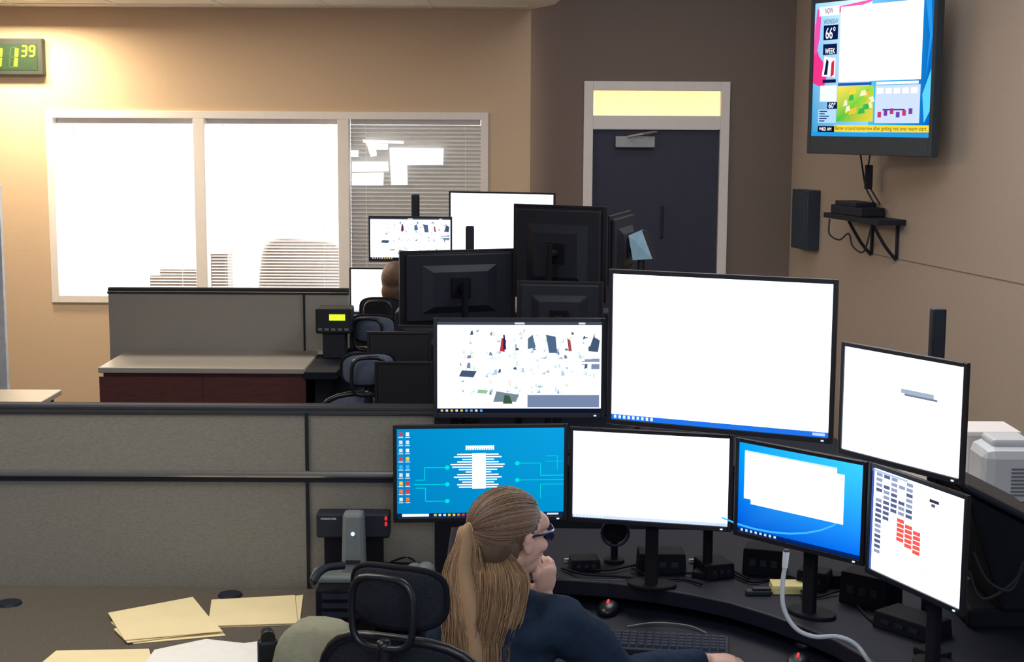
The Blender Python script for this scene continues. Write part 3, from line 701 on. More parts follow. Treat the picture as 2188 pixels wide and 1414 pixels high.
for px,py,wd in((1495,1203,.07),(1222,1202,.05)):
    q=PZ(px,py,DZ); g=G(); g.box((q.x,q.y,DZ+.012),(wd,.012,.004)); g.box((q.x,q.y+.01,DZ+.005),(wd,.02,.01)); solo('label_holder','white label strip on the console','label',g,M['silver'],group='labels')
q=PY(1318,1152,4.8); r=thing('desk_speaker','round black desktop speaker with ring front on the console','speaker',(q.x,4.9,DZ))
g=G(); g.tube([(.045*math.cos(a*math.pi/10),-.02,q.z-DZ+.045*math.sin(a*math.pi/10)) for a in range(20)],.005,closed=True,n=8); part('ring',r,g,M['hazeblk'],smooth=True)
g=G(); g.cyl((0,-.0,q.z-DZ),(0,.03,q.z-DZ),.042); part('speaker_body',r,g,M['dim'])
g=G(); g.cyl((0,.01,0),(0,.01,q.z-DZ-.03),.012); g.cyl((0,.01,0),(0,.01,.012),.035); part('stem',r,g,M['dim'])
def clutter_box(px,py,w,d,h,label,mt='dim',yaw=0):
    q=PZ(px,py,DZ); r=thing('docking_station',label,'electronics',(q.x,q.y+d/2,DZ),yaw,'docks and small boxes')
    g=G(); g.box((0,0,h/2),(w,d,h),top=.95); part('case',r,g,M[mt],bevel=.005)
    g=G()
    for k in range(3): g.box((-w*.25+k*w*.25,-d/2-.001,h*.5),(w*.14,.004,h*.25))
    part('port_panel',r,g,M['black'])
clutter_box(1415,1228,.16,.1,.07,'low black docking box under the monitors')
clutter_box(1530,1238,.10,.12,.05,'small black adapter box on the console','dim',.3)
clutter_box(1640,1232,.14,.1,.09,'black docking box beside a monitor stand','dim',-.3)
clutter_box(1745,1262,.1,.08,.06,'small black box with cables','dim',-.5)
clutter_box(1870,1300,.16,.12,.1,'black desk unit under an angled monitor','dim',-.7)
clutter_box(1960,1362,.2,.12,.05,'flat black desk unit near the console end','dim',-.9)
clutter_box(1250,1222,.1,.08,.04,'small flat black box on the console','dim',.1)
rc=random.Random(21)
cabs=[((1230,1215),(1300,1222),(1370,1210),(1440,1222)),((1420,1212),(1480,1230),(1540,1216),(1600,1240)),((1560,1225),(1610,1245),(1680,1230),(1740,1258)),((1700,1240),(1740,1275),(1800,1268),(1850,1300)),((1820,1280),(1870,1330),(1930,1330),(1990,1380)),((1350,1218),(1400,1240),(1460,1238),(1500,1250)),((1590,1208),(1640,1222),(1700,1250),(1720,1290)),((1200,1215),(1250,1232),(1320,1232),(1400,1245))]
for cb in cabs:
    g=G(); g.tube([PZ(x,y,DZ+.005)+V((0,0,rc.uniform(0,.01))) for x,y in cb],.004,n=6,sm=6); solo('cable','thin black cable lying loosely on the console','cable',g,M['dim'],group='desk cables')
q=PZ(1808,1250,DZ); g=G(); g.box((q.x,q.y,DZ+.02),(.1,.06,.04)); solo('usb_hub','small black hub on the console','electronics',g,M['dim'],bevel=.005)
g=G(); g.ell((q.x,q.y-.033,DZ+.028),(.005,.004,.005)); solo('indicator_light','tiny green indicator light on a hub','light',g,M['greenled'])
pts=[PZ(1895,1450,.70),PY(1862,1420,3.93),PY(1830,1378,3.94),PY(1790,1360,3.95),PY(1740,1360,3.98),PY(1700,1342,4.0),PY(1675,1300,4.02),PY(1672,1250,4.04),PY(1677,1212,4.05)]
r=thing('gooseneck_microphone','pale gooseneck microphone bending up from the console','microphone',(pts[0].x,pts[0].y,.70))
g=G(); g.tube(pts,.0065,n=10,sm=6); part('gooseneck',r,g,M['silver'],world=True,smooth=True)
g=G(); t=PY(1680,1178,4.05); g.tube([pts[-1],t],[.008,.0095],n=14); part('microphone_capsule',r,g,M['machine'],world=True)
g=G(); g.tube([t,t+V((0,0,.006))],[.0095,.007],n=14); part('capsule_grille',r,g,M['black'],world=True)
g=G(); g.cyl((0,0,0),(0,0,.03),.045,.035); part('microphone_base',r,g,M['black'],bevel=.004)

r=thing('equipment_riser','low black equipment rack on the desk by the fabric panel','rack',(-.42,4.5,.75))
g=G(); g.box((-.42,4.52,.80),(.34,.3,.10)); part('rack_shell',r,g,M['dim'],world=True,bevel=.006)
for i in range(3):
    g=G(); g.box((-.42,4.366,.775+i*.028),(.3,.006,.016)); part('rack_faceplate',r,g,M['hazeblk'],world=True)
t0=PY(757,1215,4.5)
r=thing('desk_phone_tower','grey upright plastic unit with a round button','electronics',(t0.x,4.5,.85))
g=G(); H=PY(757,1092,4.5).z-.85; g.box((0,0,H/2),(.075,.07,H),top=.85); part('tower_body',r,g,M['grey'],bevel=.012)
g=G(); g.cyl((0,-.0345,H*.7),(0,-.03,H*.7),.006); part('button',r,g,M['whiteled'])
g=G(); g.box((-.03,-.02,.012),(.2,.1,.024)); part('tower_base',r,g,M['grey'],bevel=.008)
g=G(); g.box((0,-.034,H*.28),(.045,.01,.012)); part('slot',r,g,M['rail'])
b0=PY(680,1088,4.64); b1=PY(835,1140,4.64)
r=thing('radio_unit','black rectangular radio unit with small red readout','radio',((b0.x+b1.x)/2,4.62,.85))
g=G(); wz=b1.x-b0.x; g.box((0,.0,(b0.z+b1.z)/2-.85),(wz,.07,b0.z-b1.z)); part('unit_body',r,g,M['black'],bevel=.006)
g=G(); g.box((0,0,(b1.z-.85)/2),(wz*.8,.05,b1.z-.85)); part('unit_stand',r,g,M['dim'],bevel=.004)
textpart(r,'motorola',.013,(-wz*.33,-.0365,b0.z-.85-.015),M['txt'],'lettering')
textpart(r,'8',.018,(wz*.455,-.0365,b0.z-.85-.014),M['redled'],'red_readout'); textpart(r,'8',.018,(wz*.455,-.0365,b0.z-.85-.032),M['redled'],'red_readout')
g=G(); cp=[PY(735,1208,4.4),PY(700,1212,4.37),PY(680,1225,4.33),PY(668,1245,4.3)]; g.tube(cp,.012,n=8,sm=5)
solo('coiled_cable','thick black coiled cable hanging from the rack','cable',g,M['black'],smooth=True)
g=G(); g.tube([PZ(835,1200,.853),PZ(870,1190,.853),PZ(890,1205,.853),PZ(880,1225,.853),PZ(840,1235,.853)],.003,n=6,sm=6); solo('cable','thin dark cable by the rack','cable',g,M['edge'],group='rack cables')
g=G(); q=PZ(905,1190,.85); g.ell((q.x+.02,4.5,.875),(.03,.035,.025)); g.ell((q.x-.015,4.51,.872),(.026,.03,.022)); solo('crumpled_cloth','small grey crumpled cloth on the rack','cloth',g,M['grey'],smooth=True)

r=thing('printer','large black printer with sloping lid beside the console','printer',(1.62,4.35,DZ))
a=PY(2048,1040,4.3);b=PY(2240,1140,4.3)
g=G(); prof=[(a.x,a.z),(b.x,b.z),(b.x,DZ+.06),(a.x+.12,DZ+.06)]
g.add([V((x,4.22,z)) for x,z in prof]+[V((x,4.6,z)) for x,z in prof],[(0,1,2,3),(7,6,5,4),(0,4,5,1),(1,5,6,2),(2,6,7,3),(3,7,4,0)])
part('printer_body',r,g,M['dim'],world=True,bevel=.015)
g=G()
g.add([V((a.x-.01,4.2,a.z+.01)),V((b.x,4.2,b.z+.01)),V((b.x,4.62,b.z+.01)),V((a.x-.01,4.62,a.z+.01)),V((a.x-.01,4.2,a.z+.035)),V((b.x,4.2,b.z+.035)),V((b.x,4.62,b.z+.035)),V((a.x-.01,4.62,a.z+.035))],[(3,2,1,0),(4,5,6,7),(0,1,5,4),(1,2,6,5),(2,3,7,6),(3,0,4,7)])
part('lid',r,g,M['black'],world=True,bevel=.01)
g=G(); g.box((1.55,4.4,DZ+.03),(.4,.3,.06)); part('printer_foot',r,g,M['dim'],world=True,bevel=.01)
for pp in ([PY(2080,1180,4.15),PY(2110,1240,4.12),PY(2160,1260,4.1),PY(2188,1200,4.1)],[PY(2070,1220,4.15),PY(2100,1280,4.12),PY(2170,1240,4.1),PY(2200,1180,4.1)]):
    g=G(); g.tube(pp,.005,n=6,sm=6); solo('cable','looping black cable beside the printer','cable',g,M['black'],group='printer cables')
r=thing('storage_cabinet','low grey storage cabinet by the side wall','cabinet',(2.15,5.75,0))
g=G(); g.box((2.15,5.75,.42),(1.1,.8,.80)); part('cabinet_body',r,g,M['rail'],world=True,bevel=.006)
g=G(); g.box((2.15,5.75,.84),(1.14,.84,.04)); part('cabinet_top',r,g,M['counter'],world=True,bevel=.006)
a=PY(2086,945,5.5); b=PY(2200,945,5.5)
r=thing('air_purifier','white rounded portable appliance with side vents on a cabinet','air purifier',((a.x+b.x)/2,5.5,.86))
Hh=a.z-.86
g=G(); g.box((0,0,Hh/2),(b.x-a.x,.22,Hh)); part('appliance_body',r,g,M['machine'],bevel=.04)
g=G(); g.box((0.01,0,Hh+.012),((b.x-a.x)*.72,.14,.03)); part('carry_handle',r,g,M['machine'],bevel=.012)
g=G()
for i in range(8): g.box((.03,-.112,Hh*.18+i*.014),(.06,.005,.006))
part('vent',r,g,M['grey'])
a=PY(2062,918,5.95); b=PY(2130,918,5.95)
r=thing('paper_box','white box with cables standing on the cabinet','box',((a.x+b.x)/2+.02,5.95,.86))
g=G(); g.box((0,0,(a.z-.86)/2),(.2,.2,a.z-.86)); part('box_body',r,g,M['machine'],bevel=.01)
g=G(); g.box((0,-.005,a.z-.86+.006),(.21,.215,.02)); part('box_lid',r,g,M['white'],bevel=.004)

def speaker_bar(pxa,pya,pxb,pyb,Y,desk,label):
    t=PY((pxa+pxb)/2,pya,Y); b=PY((pxa+pxb)/2,pyb,Y); w=(PY(pxb,pya,Y).x-PY(pxa,pya,Y).x)
    r=thing('bar_speaker',label,'speaker',(t.x,Y,desk),0,'bar speakers')
    g=G(); g.box((0,0,(t.z+b.z)/2-desk),(w,w,t.z-b.z)); part('speaker_housing',r,g,M['hazeblk'],bevel=w*.15)
    g=G(); g.box((0,-w/2-.001,(t.z+b.z)/2-desk),(w*.7,.004,(t.z-b.z)*.9)); part('grille',r,g,M['black'])
    g=G(); g.cyl((0,0,0),(0,0,b.z-desk),.012,n=10); g.cyl((0,0,0),(0,0,.015),.05,n=16); part('pole',r,g,M['dim'])
speaker_bar(1990,658,2020,775,4.32,DZ,'slim black upright speaker rising behind the monitors')
speaker_bar(995,483,1013,535,7.45,.75,'slim black upright speaker behind dark monitor backs')
speaker_bar(879,415,896,470,9.95,.75,'slim black upright speaker above a lit monitor')

# ------------------------------------------------------------------ office chairs (dispatch)
def task_chair(label,loc,yaw,meshmat='chmesh'):
    r=thing('task_chair',label,'chair',loc,yaw,'mesh task chairs')
    g=G(); g.box((0,.02,.44),(.5,.48,.08),top=.94); part('seat',r,g,M['black'],bevel=.03)
    g=G(); g.plate((0,-.27,.77),.46,.52,.02,e=3.2,bow=.05); bk=part('backrest',r,g,M[meshmat],smooth=True)
    n=32;pts=[]
    for i in range(n):
        a=2*math.pi*i/n;ca,sa=math.cos(a),math.sin(a); x=.232*math.copysign(abs(ca)**(2/3.2),ca); z=.262*math.copysign(abs(sa)**(2/3.2),sa)
        pts.append((x,-.27+.05*(x/.23)**2,.77+z))
    g=G(); g.tube(pts,.013,closed=True,n=8); part('back_frame',bk,g,M['blackg'],root=r,smooth=True)
    g=G(); g.tube([(0,-.18,.42),(0,-.33,.5),(0,-.345,.75),(0,-.335,.98),(0,-.34,1.05)],[.03,.028,.024,.02,.016],sm=4); part('spine',r,g,M['blackg'],smooth=True)
    g=G(); g.plate((.01,-.3,1.145),.235,.14,.03,e=3.4,bow=.03); hr=part('headrest',r,g,M[meshmat],smooth=True)
    ring=[]
    for i in range(24):
        a=2*math.pi*i/24;ca,sa=math.cos(a),math.sin(a); ring.append((.078*math.copysign(abs(ca)**.55,ca),-.346,1.12+.085*math.copysign(abs(sa)**.55,sa)))
    g=G(); g.tube(ring,.009,closed=True,n=8); part('headrest_bracket',hr,g,M['blackg'],root=r,smooth=True)
    rim=[]
    for i in range(28):
        a=2*math.pi*i/28;ca,sa=math.cos(a),math.sin(a); x=.12*math.copysign(abs(ca)**.6,ca); rim.append((.01+x,-.3+.03*(x/.118)**2,1.145+.072*math.copysign(abs(sa)**.6,sa)))
    g=G(); g.tube(rim,.009,closed=True,n=8); part('headrest_rim',hr,g,M['dim'],root=r,smooth=True)
    for s in(-1,1):
        g=G(); g.tube([(s*.25,-.05,.43),(s*.29,-.04,.5),(s*.29,-.03,.62)],.018,sm=3); g.box((s*.29,.02,.635),(.08,.25,.03)); part('armrest',r,g,M['black'])
    g=G(); g.cyl((0,0,.1),(0,0,.4),.028); part('gas_column',r,g,M['steel'])
    g=G()
    for k in range(5):
        a=k*2*math.pi/5+.3; g.tube([(0,0,.12),(.3*math.cos(a),.3*math.sin(a),.075)],[.03,.016],n=8)
    part('star_base',r,g,M['black'])
    for k in range(5):
        a=k*2*math.pi/5+.3; x,y=.3*math.cos(a),.3*math.sin(a); g=G(); g.cyl((x-.02,y,.03),(x+.02,y,.03),.03,n=14); part('caster',r,g,M['black'])
    return r
near=task_chair('black mesh task chair with headrest, occupied by a person',(-.18,3.68,0),math.radians(-20))
far1=task_chair('blue-grey mesh task chair with headrest at a far desk',(PY(815,700,8.1).x,8.3,0),math.radians(-10),'chmeshb')
duplicate_thing(far1,(PY(752,800,6.75).x,6.95,0),math.radians(15),'blue-grey mesh task chair pushed beside a dark monitor')
duplicate_thing(near,(PY(812,640,8.9).x,9.1,0),math.radians(0),'black mesh task chair under a seated person')
c=PY(672,1360,3.78)
r=thing('padded_chair','olive green padded chair standing by the desk','chair',(c.x,3.62,0),math.radians(-15))
g=G(); g.plate((0,.1,.76),.24,.44,.12,e=3.2,bow=-.02); part('backrest',r,g,M['olive'],smooth=True)
g=G(); g.box((0,-.12,.46),(.3,.36,.1)); part('seat',r,g,M['olive'],bevel=.03)
for sx in(-1,1):
    for sy in(-.26,.03):
        g=G(); g.cyl((sx*.12,sy,0),(sx*.12,sy,.42),.015,n=10); part('leg',r,g,M['rail'])
g=G(); g.box((0,.09,.52),(.06,.03,.2)); part('back_support',r,g,M['rail'])

# ------------------------------------------------------------------ far filing unit + panel
yb=8.15
x0=PY(236,700,yb).x;x1=PY(652,700,yb).x
fabric_panel('light grey fabric cubicle panel above a maroon cabinet',x0,PY(745,650,yb).x,yb,0,PY(440,620,yb).z,None,[x1],mt='fabric2',group=None,th=.05)
zcn=PY(440,748,yb-.03).z
xa=PY(218,785,7.6).x; xb=PY(657,785,7.6).x
r=thing('lateral_file_cabinet','maroon cabinet with grey laminate counter against a fabric panel','cabinet',((xa+xb)/2,7.85,0))
yf=PZ(440,786,zcn).y
g=G(); g.box(((xa+xb)/2,(yf+yb-.03)/2,zcn-.015),(xb-xa,yb-.03-yf,.03)); part('counter_top',r,g,M['counter'],world=True,bevel=.006)
g=G(); g.box(((xa+xb)/2,(yf+yb-.03)/2+.02,(zcn-.03)/2),(xb-xa-.03,yb-.03-yf-.04,zcn-.03)); part('cabinet_body',r,g,M['maroon'],world=True,bevel=.004)
for i in range(2):
    g=G(); g.box((xa+(xb-xa)*(.25+.5*i),yf+.018,zcn-.5),((xb-xa)*.498,.006,.9)); d_=part('cabinet_door',r,g,M['maroon'],world=True)
    g=G(); g.box((xa+(xb-xa)*(.42+.16*i),yf+.0,zcn-.62),(.015,.02,.12)); part('handle',d_,g,M['rail'],root=r,world=True)
p1=PZ(125,842,.74)
r=thing('side_table','light laminate table standing near the wall','table',(p1.x-.5,8.0,0))
g=G(); g.box((p1.x-.5,8.05,.74),(1.0,.45,.03)); part('table_top',r,g,M['tabletop'],world=True,bevel=.005)
for sx in(-.95,-.05):
    for sy in(7.88,8.22):
        g=G(); g.cyl((p1.x+sx,sy,0),(p1.x+sx,sy,.725),.02,n=10); part('leg',r,g,M['rail'],world=True)

def slab(label,pts,z,top=.04,legs=()):
    cx_=sum(p[0] for p in pts)/len(pts); cy_=sum(p[1] for p in pts)/len(pts)
    r=thing('desk',label,'desk',(cx_,cy_,0))
    g=G(); g.prism(pts,z-top,z); part('desktop',r,g,M['lamd'],world=True,bevel=.005)
    for (x,y,w,d) in legs:
        g=G(); g.box((x,y,(z-top)/2),(w,d,z-top)); part('side_panel',r,g,M['black'],world=True)
slab('dark console desk carrying monitors seen from behind',[(-.7,6.5),(1.5,6.5),(1.6,7.9),(-.2,7.9),(-.5,7.5),(-.7,6.9)],.75,legs=[(.45,6.55,1.9,.04),(1.45,7.2,.04,.9)])
slab('dark desk carrying lit monitors near the window wall',[(-1.6,9.7),(1.2,9.6),(1.4,10.5),(-1.6,10.6)],.75,legs=[(-1.5,10.1,.04,.7),(1.2,10.1,.04,.7)])
xs0=PY(668,740,7.8).x
slab('dark side desk beside a fabric panel with papers on it',[(xs0,7.45),(PY(735,740,7.8).x,7.45),(PY(760,740,8.1).x,8.1),(xs0,8.1)],1.0,legs=[(xs0+.06,7.85,.06,.4)])
q=PZ(690,752,1.0); g=G(); g.box((q.x,q.y,1.003),(.08,.16,.006)); solo('paper_or_reflection','white paper lying on the dark side desk','paper',g,M['paper'])
gB='monitors seen from behind'
def back_mon(pl,pr,pyt,pyb,Yl,Yr,label,desk=.75,stand='pole',content=None):
    a=PY(pl,pyt,Yl); b=PY(pr,pyt,Yr); zb_=PY((pl+pr)/2,pyb,(Yl+Yr)/2).z; zt_=(a.z+b.z)/2
    yaw=math.atan2(b.y-a.y,b.x-a.x)+math.pi
    return monitor(label,((a.x+b.x)/2,(a.y+b.y)/2,desk),yaw,(b-a).length,zt_-zb_,zb_-desk,content,stand,gB,led=False)
back_mon(1100,1300,438,640,7.3,7.05,'extra large black monitor seen from behind')
back_mon(852,1100,533,690,7.15,7.35,'black monitor seen from behind, facing away')
r=back_mon(1105,1290,600,745,6.85,6.8,'black monitor low on the desk seen from behind',stand='foot')
back_mon(850,1098,694,830,6.9,6.9,'black monitor on a desk stand seen from behind',stand='foot')
back_mon(1298,1345,455,600,7.1,7.6,'black monitor turned edge-on at the far console')
a=PY(785,706,6.75);b=PY(922,703,6.75); zbb=PY(850,868,6.75).z
monitor('black switched-off monitor standing near a mesh chair',((a.x+b.x)/2,6.72,.75),0,b.x-a.x,a.z-zbb,max(zbb-.75,.06),None,'foot',led=False)
a=PY(800,772,6.55);b=PY(925,772,6.55); zbb=.80
monitor('small dark monitor in front of another black monitor',((a.x+b.x)/2,6.55,.75),0,b.x-a.x,a.z-zbb,zbb-.75,None,'foot',led=False)
gC='lit monitors on the far desk'
def lit(pl,pr,ptl,ptr,pb,Y,Y2,content,label,stand='pole'):
    a=PY(pl,ptl,Y);b=PY(pr,ptr,Y2); zb_=PY((pl+pr)/2,pb,(Y+Y2)/2).z
    return monitor(label,((a.x+b.x)/2,(a.y+b.y)/2,.75),math.atan2(b.y-a.y,b.x-a.x),(b-a).length,(a.z+b.z)/2-zb_,zb_-.75,content,stand,gC,led=False)
lit(787,966,458,466,560,9.75,9.7,sc_cctv(9),'black monitor showing camera pictures near the window')
lit(959,1186,406,414,560,9.72,9.5,sc_white(.95),'extra large black monitor with blank white screen near the window')
lit(746,905,570,574,672,9.75,9.75,sc_white(.9,(60,130,200)),'black monitor with white screen partly behind a person','foot')
r=thing('tablet','pale blue tablet seen at an angle on a stand','tablet',(PY(1370,525,7.15).x,7.15,.75))
P4=[PY(1343,503,7.15),PY(1371,491,7.2),PY(1394,553,7.2),PY(1352,556,7.15)]
g=G(); dd=V((.01,.03,0)); g.add(P4+[p+dd for p in P4],[(0,3,2,1),(4,5,6,7),(0,1,5,4),(1,2,6,5),(2,3,7,6),(3,0,4,7)]); part('tablet_shell',r,g,M['bluegrey'],world=True)
g=G(); P5=[P4[1],P4[1]+V((.03,.03,-.01)),P4[2]+V((.03,.03,-.01)),P4[2]]; g.add(P5+[p+V((0,.02,0)) for p in P5],[(0,3,2,1),(4,5,6,7),(0,1,5,4),(1,2,6,5),(2,3,7,6),(3,0,4,7)]); part('tablet_edge',r,g,M['bezel'],world=True)
zb_=PY(1370,556,7.15).z-.75
g=G(); g.cyl((.0,0.04,0),(.0,.04,zb_+.03),.012); g.cyl((.0,.04,0),(.0,.04,.02),.07); part('stand',r,g,M['black'])
r=thing('equipment_rack','dark equipment cases on the far console','electronics',(.1,7.68,.75))
g=G(); g.box((-.0,7.7,1.02),(1.2,.2,.54)); part('rack_shell',r,g,M['hazeblk'],world=True,bevel=.01)
g=G(); g.box((0.05,7.59,1.2),(.3,.02,.1)); part('rack_faceplate',r,g,M['black'],world=True)

a=PY(675,657,7.9);b=PY(752,712,7.9)
r=thing('radio_console','black radio console with glowing yellow-green display','radio',((a.x+b.x)/2,7.95,1.0))
g=G(); g.box((0,0,(b.z-1.0+a.z-1.0)/2),(b.x-a.x,.16,a.z-b.z)); part('radio_body',r,g,M['black'],bevel=.01)
g=G(); g.box((0,0,(b.z-1.0)/2),(.12,.12,b.z-1.0)); part('radio_stand',r,g,M['black'],bevel=.005)
a2=PY(703,672,7.86);b2=PY(737,685,7.86)
g=G(); g.box(((a2.x+b2.x)/2-(a.x+b.x)/2,-.083,(a2.z+b2.z)/2-1.0),(b2.x-a2.x,.006,a2.z-b2.z)); part('display',r,g,M['lcd'])
for i in range(5):
    g=G(); g.box((-.07+i*.035,-.084,(b.z-1.0)+.025),(.022,.006,.012)); part('button',r,g,M['grey'])

# ------------------------------------------------------------------ people
def hand(g,wr,d,thumb,nrm,curl,s=1.0,tb=(.35,.5)):
    d=d.normalized(); thumb=(thumb-d*thumb.dot(d)).normalized(); nrm=(nrm-d*nrm.dot(d)-thumb*nrm.dot(thumb)).normalized()
    ax=(thumb,d,nrm)
    g.ell(wr,(.026*s,.03*s,.019*s),ax=ax,nu=14,nv=8)
    g.ell(wr+d*.045*s,(.038*s,.05*s,.015*s),ax=ax,nu=16,nv=10)
    g.ell(wr+d*.07*s,(.041*s,.026*s,.0125*s),ax=ax,nu=16,nv=10)
    for off,L,k in((.031,.070,0),(.0105,.079,.05),(-.0105,.073,.1),(-.031,.057,.18)):
        p=wr+d*(.082-abs(off-.0105)*.22)*s+thumb*off*s; dirn=(d+thumb*off*2.2).normalized(); pts=[p-dirn*.012*s,p]; rs=[.0085*s,.0088*s]
        a=0
        for seg_,fr in enumerate((.45,.3,.25)):
            a+=curl[seg_]*(1+k)
            dd=dirn*math.cos(a)-nrm*math.sin(a); p=p+dd*L*fr*s; pts.append(p); rs.append((.0080,.0074,.0062)[seg_]*s)
        g.tube(pts,rs,n=10); g.ell(pts[-1],(.0064*s,)*3,nu=10,nv=6)
    p=wr+d*.022*s+thumb*.024*s; dd=(d*.7+thumb*.75-nrm*tb[0]).normalized(); p2=p+dd*.038*s; dd=(d*1+thumb*.25-nrm*tb[1]).normalized(); p3=p2+dd*.03*s; p4=p3+dd*.022*s
    g.tube([p,p2,p3,p4],[.013*s,.011*s,.0095*s,.0075*s],n=10); g.ell(p4,(.0076*s,)*3,nu=10,nv=6)

fh=V((.78,.62,-.12)).normalized(); side=V((fh.y,-fh.x,0)).normalized(); uph=side.cross(fh).normalized()
HC=V((.004,3.88,1.163))
def hp(r_,f_,u_): return HC+side*r_+fh*f_+uph*u_
AX=(side,fh,uph)
person=thing('person','person in navy sweater and glasses, ponytail, chin resting on hand','person',(-.14,3.72,0))
tf=V((.5,.866,0)); ts=V((.866,-.5,0)); TAX=(ts,tf,V((0,0,1)))
neck=V((-.035,3.855,1.0))
RS=V((.125,3.79,.945)); LS=V((-.185,3.965,.945))
RE=V((.30,3.86,.775)); RWr=PZ(1508,1411,.735)
LE=V((.02,4.17,.752)); LW=V((.095,4.05,.94))
pelv=V((-.14,3.70,.555))
g=G()
g.ell(hp(0,-.012,.025),(.074,.093,.088),ax=AX); g.ell(hp(0,.03,-.02),(.062,.062,.078),ax=AX)
g.ell(hp(0,.045,-.062),(.045,.045,.05),ax=AX); g.ell(hp(0,.074,-.092),(.022,.02,.018),ax=AX)
g.ell(hp(0,.075,.035),(.055,.022,.03),ax=AX)
g.tube([hp(0,.09,.018),hp(0,.100,-.005),hp(0,.108,-.022)],[.007,.008,.009],n=10); g.ell(hp(0,.1,-.027),(.014,.011,.008),ax=AX)
for s in(-1,1):
    g.ell(hp(s*.04,.062,-.022),(.022,.026,.022),ax=AX)
    g.ell(hp(s*.076,-.004,-.008),(.008,.018,.031),ax=(side,(fh+uph*-.2).normalized(),uph)); g.ell(hp(s*.081,-.012,.005),(.006,.012,.016),ax=AX)
g.ell(hp(0,.093,-.053),(.023,.008,.006),ax=AX); g.ell(hp(0,.090,-.063),(.02,.008,.0065),ax=AX)
g.tube([hp(0,-.02,-.05),neck+V((0,0,.02)),neck-V((0,0,.06))],[.052,.05,.062],n=16)
g.ell(V((-.06,3.84,.86)),(.155,.095,.16),ax=TAX); g.ell(V((-.11,3.76,.68)),(.135,.095,.18),ax=TAX); g.ell(pelv,(.165,.12,.1),ax=TAX)
g.tube([RS,RE,RWr],[.045,.036,.024],n=12); g.tube([LS,LE,LW],[.045,.036,.024],n=12); g.tube([LS,neck-V((0,0,.05)),RS],[.045,.06,.045],n=12)
hipR=pelv+ts*.09; hipL=pelv-ts*.09; kR=hipR+tf*.42+V((.0,0,-.02)); kL=hipL+tf*.42+V((0,0,-.02))
for hp_,k in((hipR,kR),(hipL,kL)):
    ft=V((k.x,k.y,.07)); g.tube([hp_,k,ft],[.08,.055,.04],n=12); g.tube([ft,ft+tf*.13+V((0,0,-.03))],[.035,.03],n=10)
hd=V((.9,.36,-.08)); hand(g,RWr,hd,V((-.3,1,0)),V((.1,0,1)),(.25,.35,.3))
hand(g,LW,V((.0,-.3,.95)),V((-.6,-.4,-.1)),V((.85,.3,.25)),(.5,.8,.5),tb=(.5,.4))
body=part('body',person,g,M['skin'],world=True,remesh=.0038,smooth_it=3)
for s in(-1,1):
    g=G(); g.ell(hp(s*.03,.083,.012),(.011,.011,.008),ax=AX); part('eye',person,g,M['eye'],world=True,smooth=True)
g=G(); g.ell(hp(0,.097,-.055),(.019,.008,.004),ax=AX); g.ell(hp(0,.095,-.060),(.017,.008,.004),ax=AX); part('lips',person,g,M['lips'],world=True,smooth=True)
g=G()
g.ell(V((-.055,3.845,.86)),(.19,.125,.155),ax=TAX); g.ell(V((-.10,3.77,.70)),(.165,.125,.20),ax=TAX); g.ell(V((-.13,3.72,.58)),(.18,.135,.09),ax=TAX)
g.tube([LS,neck-V((0,0,.05)),RS],[.07,.088,.07],n=16); g.ell(V((-.04,3.83,.925)),(.19,.1,.09),ax=TAX)
g.tube([RS,(RS+RE)/2+V((0,0,.015)),RE,(RE+RWr)/2,RE.lerp(RWr,.93)],[.076,.072,.064,.052,.036],n=16,sm=4); g.tube([LS,(LS+LE)/2,LE,(LE+LW)/2,LE.lerp(LW,.92)],[.066,.06,.052,.047,.034],n=16,sm=4)
g.ell(LE,(.052,)*3); g.ell(RE,(.064,)*3); g.ell(RS,(.082,.082,.078))
part('sweater',person,g,M['sweat'],world=True,remesh=.007,smooth_it=8,disp=.016)
g=G(); g.tube([neck+ts*.06*math.cos(a*math.pi/8)+tf*.058*math.sin(a*math.pi/8)+V((0,0,.022+.012*-math.sin(a*math.pi/8))) for a in range(16)],.012,closed=True,n=8); part('collar',person,g,M['sweat'],world=True,smooth=True)
g=G(); g.ell(pelv,(.185,.14,.10),ax=TAX)
for h_,k in((hipR,kR),(hipL,kL)): g.tube([h_,k,V((k.x,k.y,.12))],[.092,.068,.055],n=14); g.ell(k,(.068,)*3)
part('trousers',person,g,M['pants'],world=True,remesh=.012,smooth_it=3)
for k in(kR,kL):
    g=G(); ft=V((k.x,k.y,.05)); g.ell(ft+tf*.05,(.045,.13,.05),ax=TAX); part('shoe',person,g,M['shoe'],world=True,smooth=True)
tie=V((-.098,3.815,1.196))
g=G(); g.ell(hp(0,-.028,.035),(.082,.105,.09),ax=AX,nu=48,nv=32); g.ell(hp(0,-.05,-.02),(.074,.074,.075),ax=AX,nu=40,nv=26)
keep=[]
for face in g.f:
    c=sum((g.v[i] for i in face),V((0,0,0)))/len(face)-HC
    r_,f_,u_=c.dot(side),c.dot(fh),c.dot(uph)
    hl = f_ < .052+ (u_-.06)*1.1 if u_>.02 else f_< (-.018 if u_>-.03 else -.03)
    if hl: keep.append(face)
cap=G(); cap.v=list(g.v); cap.f=keep
part('hair',person,cap,M['hair'],world=True,smooth=True)
rd=random.Random(11)
E=(.085,.109,.094); O=(0,-.028,.033)
td=tie-hp(*O); bl_=V((td.dot(side)/E[0],td.dot(fh)/E[1],td.dot(uph)/E[2])).normalized()
loop=[(.0,.72,.75),(.45,.66,.66),(.75,.55,.42),(.9,.42,.12),(.97,.25,-.06),(1,.02,.02),(.98,-.18,-.2),(.85,-.35,-.6),(.5,-.5,-.95),(0,-.6,-1.02),(-.5,-.5,-.95),(-.85,-.35,-.6),(-1,0,0),(-.9,.42,.15),(-.75,.55,.42),(-.45,.66,.66)]
g=G(); bdir=bl_
